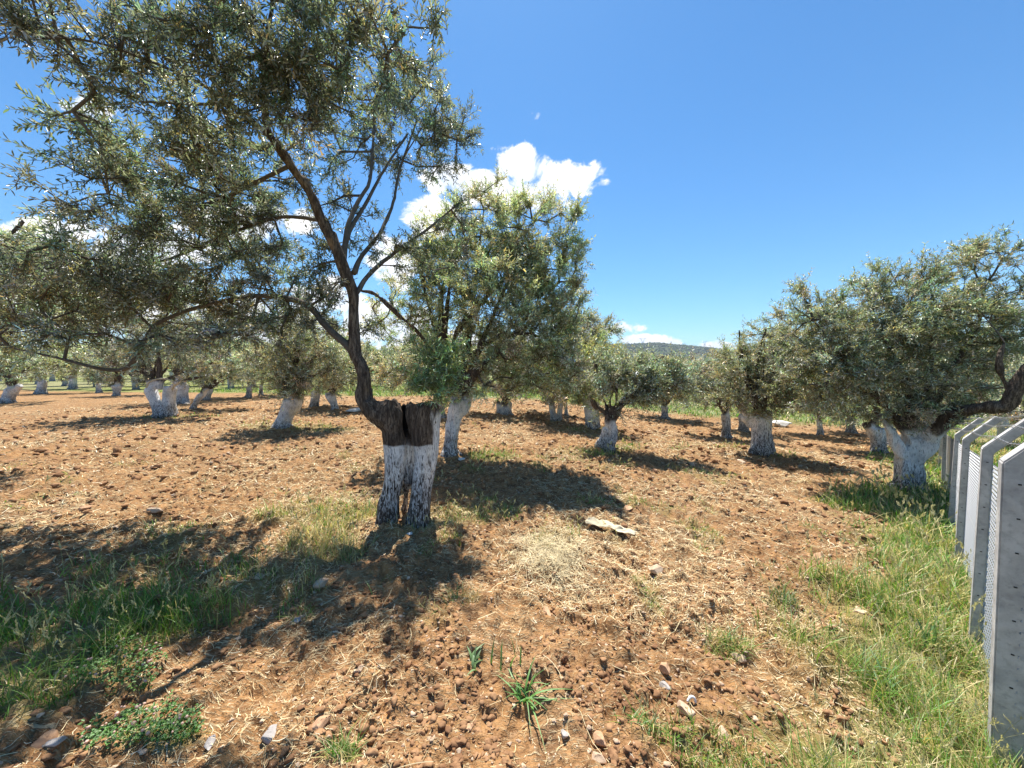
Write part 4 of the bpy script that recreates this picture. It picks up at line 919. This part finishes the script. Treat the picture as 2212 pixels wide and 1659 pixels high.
# pale hoop on the double trunk
Zh = TR['E'][1]-.35; hp = chain([(316, 838, 0, 3), (322, 826, 0, 3), (335, 820, 0, 3), (352, 818, 0, 3), (368, 822, 0, 3), (376, 832, 0, 3), (372, 842, .1, 3)], Zh); hs = spline(hp, 40); hs[:, 3] = .022
v_, q_, t_ = tube(hs[:, :3]-hs[0, :3], hs[:, 3], 8); o = mesh('hose_hoop', v_, [q_, t_], M_CLOTH, smooth=True); o.location = tuple(hs[0, :3]); tag(o, 'pale bent hose hung over the double white trunk', 'hose')

# pylons on the ridge
for px, top, lb in ((1388, 729, 'left'), (1522, 736, 'right'), (1477, 741, 'mid')):
    Y = 1270.; b = W(px, 750, Y); t_ = W(px, top, Y); H = t_[2]-b[2]+6; base = b-np.array([0, 0, 6]); w = H*.16
    root = empty('power_pylon', base); tag(root, {'left': 'tallest lattice power pylon on the wooded ridge', 'right': 'second lattice pylon farther right on the ridge', 'mid': 'short pylon barely clearing the ridge between two larger ones'}[lb], 'pylon', 'power pylons on the ridge')
    A_, B_ = [], []
    for sx in (-1, 1):
        for sy in (-1, 1):
            A_.append((sx*w, sy*w, 0)); B_.append((sx*w*.25, sy*w*.25, H*.62)); A_.append((sx*w*.25, sy*w*.25, H*.62)); B_.append((sx*w*1.1, sy*w*.1, H*.92))
        for k in range(5):
            f0, f1 = k/5, (k+1)/5; A_.append((sx*w*(1-.75*f0), 0, H*.62*f0)); B_.append((-sx*w*(1-.75*f1), 0, H*.62*f1))
    V_, Q_, T_2 = seg_tubes(np.array(A_, float), np.array(B_, float), np.full(len(A_), .35), np.full(len(A_), .35), 4); mesh('tower', V_, [Q_], M_WIRE, root)
    A_ = np.array([(-w*1.9, 0, H*.92), (-w*1.1, 0, H*1.0), (w*1.1, 0, H)]); B_ = np.array([(w*1.9, 0, H*.92), (-w*1.9, 0, H*.92), (w*1.9, 0, H*.92)])
    V_, Q_, T_2 = seg_tubes(A_, B_, np.full(3, .4), np.full(3, .4), 4); mesh('crossarm', V_, [Q_], M_WIRE, root)

# ------------------------------------------------------------------ grass, straw, clods, clover
def blades(name, base, H, lean, wd, col, mat, curl=.5, label=None, segs=3, tip=False, kind='stuff', parent=None, tag_=True):
    """curved tapering blades standing on the points BASE"""
    n = len(base); g = rng(n % 991+3); t = np.linspace(0, 1, segs+1)
    az = g.uniform(0, 2*pi, n); d = np.stack([np.cos(az), np.sin(az), np.zeros(n)], -1); ld = lean[:, None]
    side = np.stack([-np.sin(az), np.cos(az), np.zeros(n)], -1); sa_ = g.uniform(-.6, .6, n)[:, None]; side = norm(side+d*sa_)
    rows = []
    for k, tt in enumerate(t):
        up_ = (tt - curl*ld*tt*tt*.6)[..., None] if False else (tt-curl*ld[:, 0]*tt*tt*.6)[:, None]
        p = base + np.array([0, 0, 1.])*up_*H[:, None] + d*(ld*tt**1.6)*H[:, None]
        w = wd[:, None]*(.9 if k == 0 else (1-tt**2.2)*1.0+.02)
        rows += [p-side*w*.5, p+side*w*.5]
    V = np.stack(rows, 1).reshape(-1, 3); m = 2*(segs+1)
    q = np.array([[2*k, 2*k+1, 2*k+3, 2*k+2] for k in range(segs)]); Q = (q[None]+(np.arange(n)*m)[:, None, None]).reshape(-1, 4)
    return V, Q, np.repeat(col, m, 0)
def put(name, V, Q, colr, mat, label, kind='stuff', loc=None, T=None, parent=None):
    o = mesh(name, V if loc is None else V-loc, [Q] + ([T] if T is not None else []), mat, parent, col=colr)
    if loc is not None: o.location = tuple(loc)
    if kind: tag(o, label, None, None, kind)
    return o
def soilz(x, y): return ground_z(x, y)+micro(x, y)
g = rng(500)
def scatter(n, r0, r1, a0=-64, a1=64, pw=0.0):
    """more points per square metre close to the path the photographer stood on"""
    th_ = np.radians(g.uniform(a0, a1, n)); lr = g.uniform(math.log(r0), math.log(r1), n); r = np.exp(lr)
    return r*np.sin(th_), r*np.cos(th_), r
# grass
x, y, r = scatter(900000, 1.0, 34)
D, L, H = patch_field(x, y); tuft = sstep(.38, .58, fbm(x*4.2, y*4.2, 0, 3, 41)); dens = D*(.12+.88*tuft)
k = g.random(len(x)) < dens*.62; x, y, r, D, L, H = [q[k] for q in (x, y, r, D, L, H)]
n = len(x); z = soilz(x, y)
h = H*g.uniform(.35, 1.15, n)*(.55+.6*fbm(x*1.3, y*1.3, 0, 2, 43)); lean = g.uniform(.1, 1.25, n); wd = g.uniform(.0028, .0062, n)*np.clip(r/3.2, .85, 6)
dry = g.random(n) < (1-L)*.85+.10
gc = np.array([.10, .215, .022])*g.uniform(.65, 1.5, (n, 1))*(1+g.normal(size=(n, 3))*.08); gc = np.where((g.random(n) < .35)[:, None], gc*np.array([1.45, 1.2, 1.0]), gc)
dc = np.array([.52, .43, .20])*g.uniform(.6, 1.3, (n, 1)); col = np.clip(np.where(dry[:, None], dc, gc), .01, .9)
V, Q, cv = blades('grass', np.stack([x, y, z-.01], -1), h, lean, wd, col, M_GRASS); put('grass', V, Q, cv, M_GRASS, 'wild green grass with drying tips in strips and patches')
print('grass', n)
# seed heads: nodding spikelets on thin stalks
x, y, r = scatter(60000, 1.2, 14); D, L, H = patch_field(x, y); k = (g.random(len(x)) < D*.16); x, y, r, D, L, H = [q[k] for q in (x, y, r, D, L, H)]; n = len(x)
z = soilz(x, y); h = H*g.uniform(.9, 1.5, n); ln = g.uniform(.15, .5, n)
V1, Q1, c1 = blades('s', np.stack([x, y, z], -1), h, ln, np.full(n, .0022)*np.clip(r/3, .8, 3), np.tile([[.36, .34, .15]], (n, 1)), None)
tipp = (V1.reshape(n, 8, 3)[:, 6]+V1.reshape(n, 8, 3)[:, 7])/2; pre = (V1.reshape(n, 8, 3)[:, 4]+V1.reshape(n, 8, 3)[:, 5])/2; dd = norm(tipp-pre)
SPV, SPQ, SPC = [V1], [Q1], [c1]; off = len(V1)
for q in range(6):
    P0 = tipp-dd*(.010*q)*1.0; side = norm(g.normal(size=(n, 3))); Dl = norm(dd+side*.45)
    v_, q_, c_ = leaves_from(P0, Dl, norm(np.cross(Dl, side)+.01), np.full(n, .019)*np.clip(r/3, .9, 3), np.full(n, .0065)*np.clip(r/3, .9, 3), np.tile([[.52, .47, .27]], (n, 1))*g.uniform(.8, 1.2, (n, 1)))
    SPV.append(v_); SPQ.append(q_+off); SPC.append(c_); off += len(v_)
put('seed_heads', np.concatenate(SPV), np.concatenate(SPQ), np.concatenate(SPC), M_GRASS, 'pale nodding wild barley heads above the grass')
# straw lying on the soil
x, y, r = scatter(360000, .95, 26)
cov = .14+.80*sstep(.42, .64, fbm(x*1.1+5, y*1.1, 0, 3, 45)); bx_, by_, _ = proj(np.stack([x, y, ground_z(x, y)], -1))
heap = np.exp(-(((bx_-1190)/120)**2+((by_-1215)/60)**2)); cov = cov*np.where(by_ > 1380, .45, 1.)*np.where((by_ > 1300) & (bx_ < 1350), .6, 1)
cov = np.maximum(cov, heap*1.3)
k = g.random(len(x)) < cov*.62; x, y, r, heap = x[k], y[k], r[k], heap[k]; n = len(x)
ang = g.uniform(0, 2*pi, n); ln = (.014+.07*g.random(n)**2.2)*np.clip(r/4, .8, 3.0); tl = g.normal(size=n)*.16+heap*g.normal(size=n)*.25
d = np.stack([np.cos(ang), np.sin(ang), tl], -1); bw = g.normal(size=(n, 1))*.25; sd_ = np.stack([-np.sin(ang), np.cos(ang), np.zeros(n)], -1)
wd = (g.uniform(.0014, .0036, n)*np.clip(r/3.0, .75, 6))[:, None]
z = soilz(x, y)+.007+heap*g.uniform(0, .07, n); c0 = np.stack([x, y, z], -1)
rows = []
for tt in (-1, -.33, .33, 1):
    p = c0+d*(ln*tt*.5)[:, None]+sd_*(bw*(tt*tt)*ln[:, None]*.5); p[:, 2] = np.maximum(p[:, 2], soilz(p[:, 0], p[:, 1])+.004)
    rows += [p-sd_*wd*.5, p+sd_*wd*.5+np.array([0, 0, .0008])]
V = np.stack(rows, 1).reshape(-1, 3); q = np.array([[2*k, 2*k+1, 2*k+3, 2*k+2] for k in range(3)]); Q = (q[None]+(np.arange(n)*8)[:, None, None]).reshape(-1, 4)
sc = np.array([.62, .48, .26])*(g.uniform(.55, 1.2, (n, 1))**1.3); sc = np.where((g.random(n) < .12)[:, None], np.array([.80, .70, .48]), sc); sc = np.clip(sc, 0, .85)
put('straw', V, Q, np.repeat(sc, 8, 0), M_STRAW, 'dry cut straw littering the ploughed soil'); print('straw', n)
def stems(n, cx, cy, sx, sy, l0, l1, rise, seed, w=.0030):
    g = rng(seed); x = cx+g.normal(size=n)*sx; y = cy+g.normal(size=n)*sy; a = g.uniform(0, 2*pi, n); L = g.uniform(l0, l1, n); tl = g.normal(size=n)*.22
    d = np.stack([np.cos(a), np.sin(a), tl], -1); sd = np.stack([-np.sin(a), np.cos(a), np.zeros(n)], -1); bw = g.normal(size=(n, 1))*.35; q = np.exp(-((x-cx)/sx)**2/2-((y-cy)/sy)**2/2)
    c0 = np.stack([x, y, soilz(x, y)+.01+q*g.uniform(0, rise, n)], -1); rows = []; wd = w*g.uniform(.6, 1.2, (n, 1))
    for tt in np.linspace(-1, 1, 6):
        p = c0+d*(L*tt*.5)[:, None]+sd*(bw*tt*tt*L[:, None]*.5); p[:, 2] = np.maximum(p[:, 2], soilz(p[:, 0], p[:, 1])+.006); rows += [p-sd*wd*.5, p+sd*wd*.5+np.array([0, 0, .001])]
    V = np.stack(rows, 1).reshape(-1, 3); qd = np.array([[2*k, 2*k+1, 2*k+3, 2*k+2] for k in range(5)]); Q = (qd[None]+(np.arange(n)*12)[:, None, None]).reshape(-1, 4)
    return V, Q, np.repeat(np.clip(np.array([.62, .51, .30])*g.uniform(.6, 1.2, (n, 1)), 0, .88), 12, 0)
c = G(1190, 1205); V, Q, cc_ = stems(1300, c[0], c[1], .17, .24, .05, .26, .07, 811, .0026)
o = mesh('straw_heap', V-c, [Q], M_STRAW, col=cc_); o.location = tuple(c); tag(o, 'low heap of pale dry straw right of the near tree', 'straw')
V, Q, cc_ = stems(260, .4, 3.2, 1.8, 1.4, .10, .32, .01, 812, .0026); put('long_stems', V, Q, cc_, M_STRAW, 'long loose dry stems lying on the soil')
# clods and pebbles
def lumps_mass(name, n, r0, r1, smin, smax, mat, label, seed, thr=0.35):
    g = rng(seed); x, y, r = scatter2(g, n, r0, r1); D = patch_field(x, y)[0]; k = (fbm(x*1.7, y*1.7, 0, 3, seed) > thr) & (g.random(n) > D*.7); x, y, r = x[k], y[k], r[k]; n = len(x)
    s = smin*(smax/smin)**(g.random(n)**1.9)*np.clip(r/4, .8, 3.0)
    v0, f = ICO2; K = len(v0); T = []
    for q in range(14):                                   # broken, crumbly shapes
        v = v0.copy()
        for _ in range(9):
            n_ = norm(g.normal(size=3)); d_ = g.uniform(.35, .8); kk = v@n_; v = v - np.maximum(0, kk-d_)[:, None]*n_
        nn = fbm(v0[:, 0]*2.2+q*5, v0[:, 1]*2.2, v0[:, 2]*2.2, 3, 72+q)-.5
        T.append(v*(1.15+nn[:, None]*1.3)+g.normal(size=(K, 3))*.05)
    T = np.array(T)[g.integers(0, 14, n)]
    a = g.uniform(0, 2*pi, n); ca, sa = np.cos(a), np.sin(a)
    X = T[..., 0]*ca[:, None]-T[..., 1]*sa[:, None]; Y = T[..., 0]*sa[:, None]+T[..., 1]*ca[:, None]
    V = np.stack([X*g.uniform(.8, 1.3, (n, 1)), Y, T[..., 2]*g.uniform(.5, .9, (n, 1))], -1)*s[:, None, None]
    V = V+np.stack([x, y, soilz(x, y)+s*.12], -1)[:, None]
    o = mesh(name, V.reshape(-1, 3), [(f[None]+(np.arange(n)*K)[:, None, None]).reshape(-1, 3)], mat); tag(o, label, None, None, 'stuff')
def scatter2(g, n, r0, r1):
    th_ = np.radians(g.uniform(-64, 64, n)); r = np.exp(g.uniform(math.log(r0), math.log(r1), n)); return r*np.sin(th_), r*np.cos(th_), r
lumps_mass('clods', 30000, .95, 22, .006, .030, M_CLOD, 'crumbled reddish clods of ploughed soil', 46, .40)
lumps_mass('pebbles', 4200, 1.0, 20, .006, .018, M_STONE, 'small pale pebbles strewn over the soil', 47, .30)
g = rng(601)
# clover with pink heads, lower left
x, y, r = scatter(260000, 1.2, 3.6, -60, -10); px, py, _ = proj(np.stack([x, y, ground_z(x, y)], -1))
wob = (fbm(x*4, y*4, 0, 3, 48)-.5)*1.2
q1 = np.minimum(np.hypot((px-310)/150, (py-1590)/45), np.hypot((px-235)/110, (py-1450)/50))+wob
k = (q1 < .95) & (g.random(len(x)) < .18); x, y, r, q1 = x[k], y[k], r[k], q1[k]; n = len(x)
z = soilz(x, y)+g.uniform(.015, .055, n); az = g.uniform(0, 2*pi, n); D_ = norm(np.stack([np.cos(az), np.sin(az), g.uniform(-.1, .5, n)], -1))
v_, q_, c_ = leaves_from(np.stack([x, y, z], -1), D_, norm(g.normal(size=(n, 3))*.35+np.array([0, 0, 1.])), g.uniform(.010, .019, n), g.uniform(.009, .014, n), np.array([.085, .20, .035])*g.uniform(.6, 1.4, (n, 1)))
put('clover_leaves', v_, q_, c_, M_GRASS, 'low green clover mats at the lower left'); print('clover', n)
k = g.random(n) < .035; xx, yy2 = x[k], y[k]; n2_ = len(xx); v, f = ICO; K = len(v); s = g.uniform(.0045, .0085, n2_)
Vh = v[None]*s[:, None, None]*(1+g.normal(size=(n2_, K, 1))*.15)+np.stack([xx, yy2, soilz(xx, yy2)+.062], -1)[:, None]
put('clover_flowers', Vh.reshape(-1, 3), None if False else np.zeros((0, 4), int), np.repeat(np.array([.72, .50, .46])*g.uniform(.8, 1.15, (n2_, 1)), K, 0), M_GRASS, 'tiny round pink clover heads', T=(f[None]+(np.arange(n2_)*K)[:, None, None]).reshape(-1, 3))

# single plants one can point to
def tuft_plant(name, label, px, py, n, hgt, wid, lean0, lean1, col, seed, cat_='plant', spread=.03, curl=.9):
    c = G(px, py); gg = rng(seed); b = c+np.stack([gg.normal(size=n)*spread, gg.normal(size=n)*spread, np.zeros(n)], -1); b[:, 2] = soilz(b[:, 0], b[:, 1])-.01
    V, Q, cv = blades(name, b, hgt*gg.uniform(.5, 1.15, n), gg.uniform(lean0, lean1, n), wid*gg.uniform(.7, 1.2, n), np.array(col)*gg.uniform(.75, 1.3, (n, 1)), M_GRASS, curl=curl, segs=6)
    o = mesh(name, V-c, [Q], M_GRASS, col=cv); o.location = tuple(c); tag(o, label, cat_); return o
tuft_plant('grass_tuft', 'tuft of broad arching green blades low in the middle of the bare soil', 1135, 1500, 26, .17, .011, .5, 1.6, (.12, .27, .06), 701, spread=.025)
tuft_plant('grass_tuft', 'few upright broad blades just behind the arching green tuft', 1100, 1440, 9, .19, .010, .1, .5, (.12, .26, .07), 702, spread=.05)
tuft_plant('weed', 'small pale green rosette weed left of the upright blades', 1022, 1438, 9, .11, .022, .4, 1.0, (.16, .27, .11), 703, spread=.02)
tuft_plant('weed', 'blue green broad leaved weed in the grass near the fence foot', 1905, 1480, 26, .17, .022, .3, 1.1, (.14, .24, .12), 704, spread=.05)
tuft_plant('weed', 'feathery green weed low on the right of the middle soil', 1575, 1395, 60, .13, .005, .3, 1.2, (.11, .20, .05), 705, spread=.05)
tuft_plant('weed', 'dark bushy weed beyond the feathery one', 1692, 1300, 90, .15, .005, .2, 1.0, (.08, .14, .04), 706, spread=.05)
tuft_plant('weed', 'small spiky weed right of the flat tan stone at the bottom', 740, 1615, 40, .10, .005, .4, 1.3, (.13, .24, .06), 707, spread=.025)
tuft_plant('weed', 'green weed clump at the bottom, left of the pinkish wedge stone', 1375, 1565, 50, .08, .006, .4, 1.2, (.10, .22, .04), 708, spread=.035)
tuft_plant('weed', 'tall single grey green blade weed in the grass beside the nearest post', 1995, 1400, 6, .24, .02, .1, .3, (.16, .26, .12), 709, spread=.02)
tuft_plant('weed', 'thin green weed in the shade under the near tree', 985, 1290, 40, .13, .004, .3, 1.1, (.12, .20, .05), 710, spread=.04)

# ------------------------------------------------------------------ the air between here and the hill
hz = 6300.; hb = box(np.array([0, 0, 0]), np.array([hz, 0, 0]), np.array([0, hz, 0]), np.array([0, 0, 92.]))
m, nt, out = newmat('air'); pv = nt.nodes.new('ShaderNodeVolumePrincipled'); pv.inputs['Density'].default_value = .00022; pv.inputs['Color'].default_value = (.80, .88, 1.0, 1)
nt.links.new(pv.outputs[0], out.inputs[1])
o = mesh('haze', hb[0]+np.array([0, 0, 88.]), [hb[1]], m); tag(o, None, None, None, 'stuff')
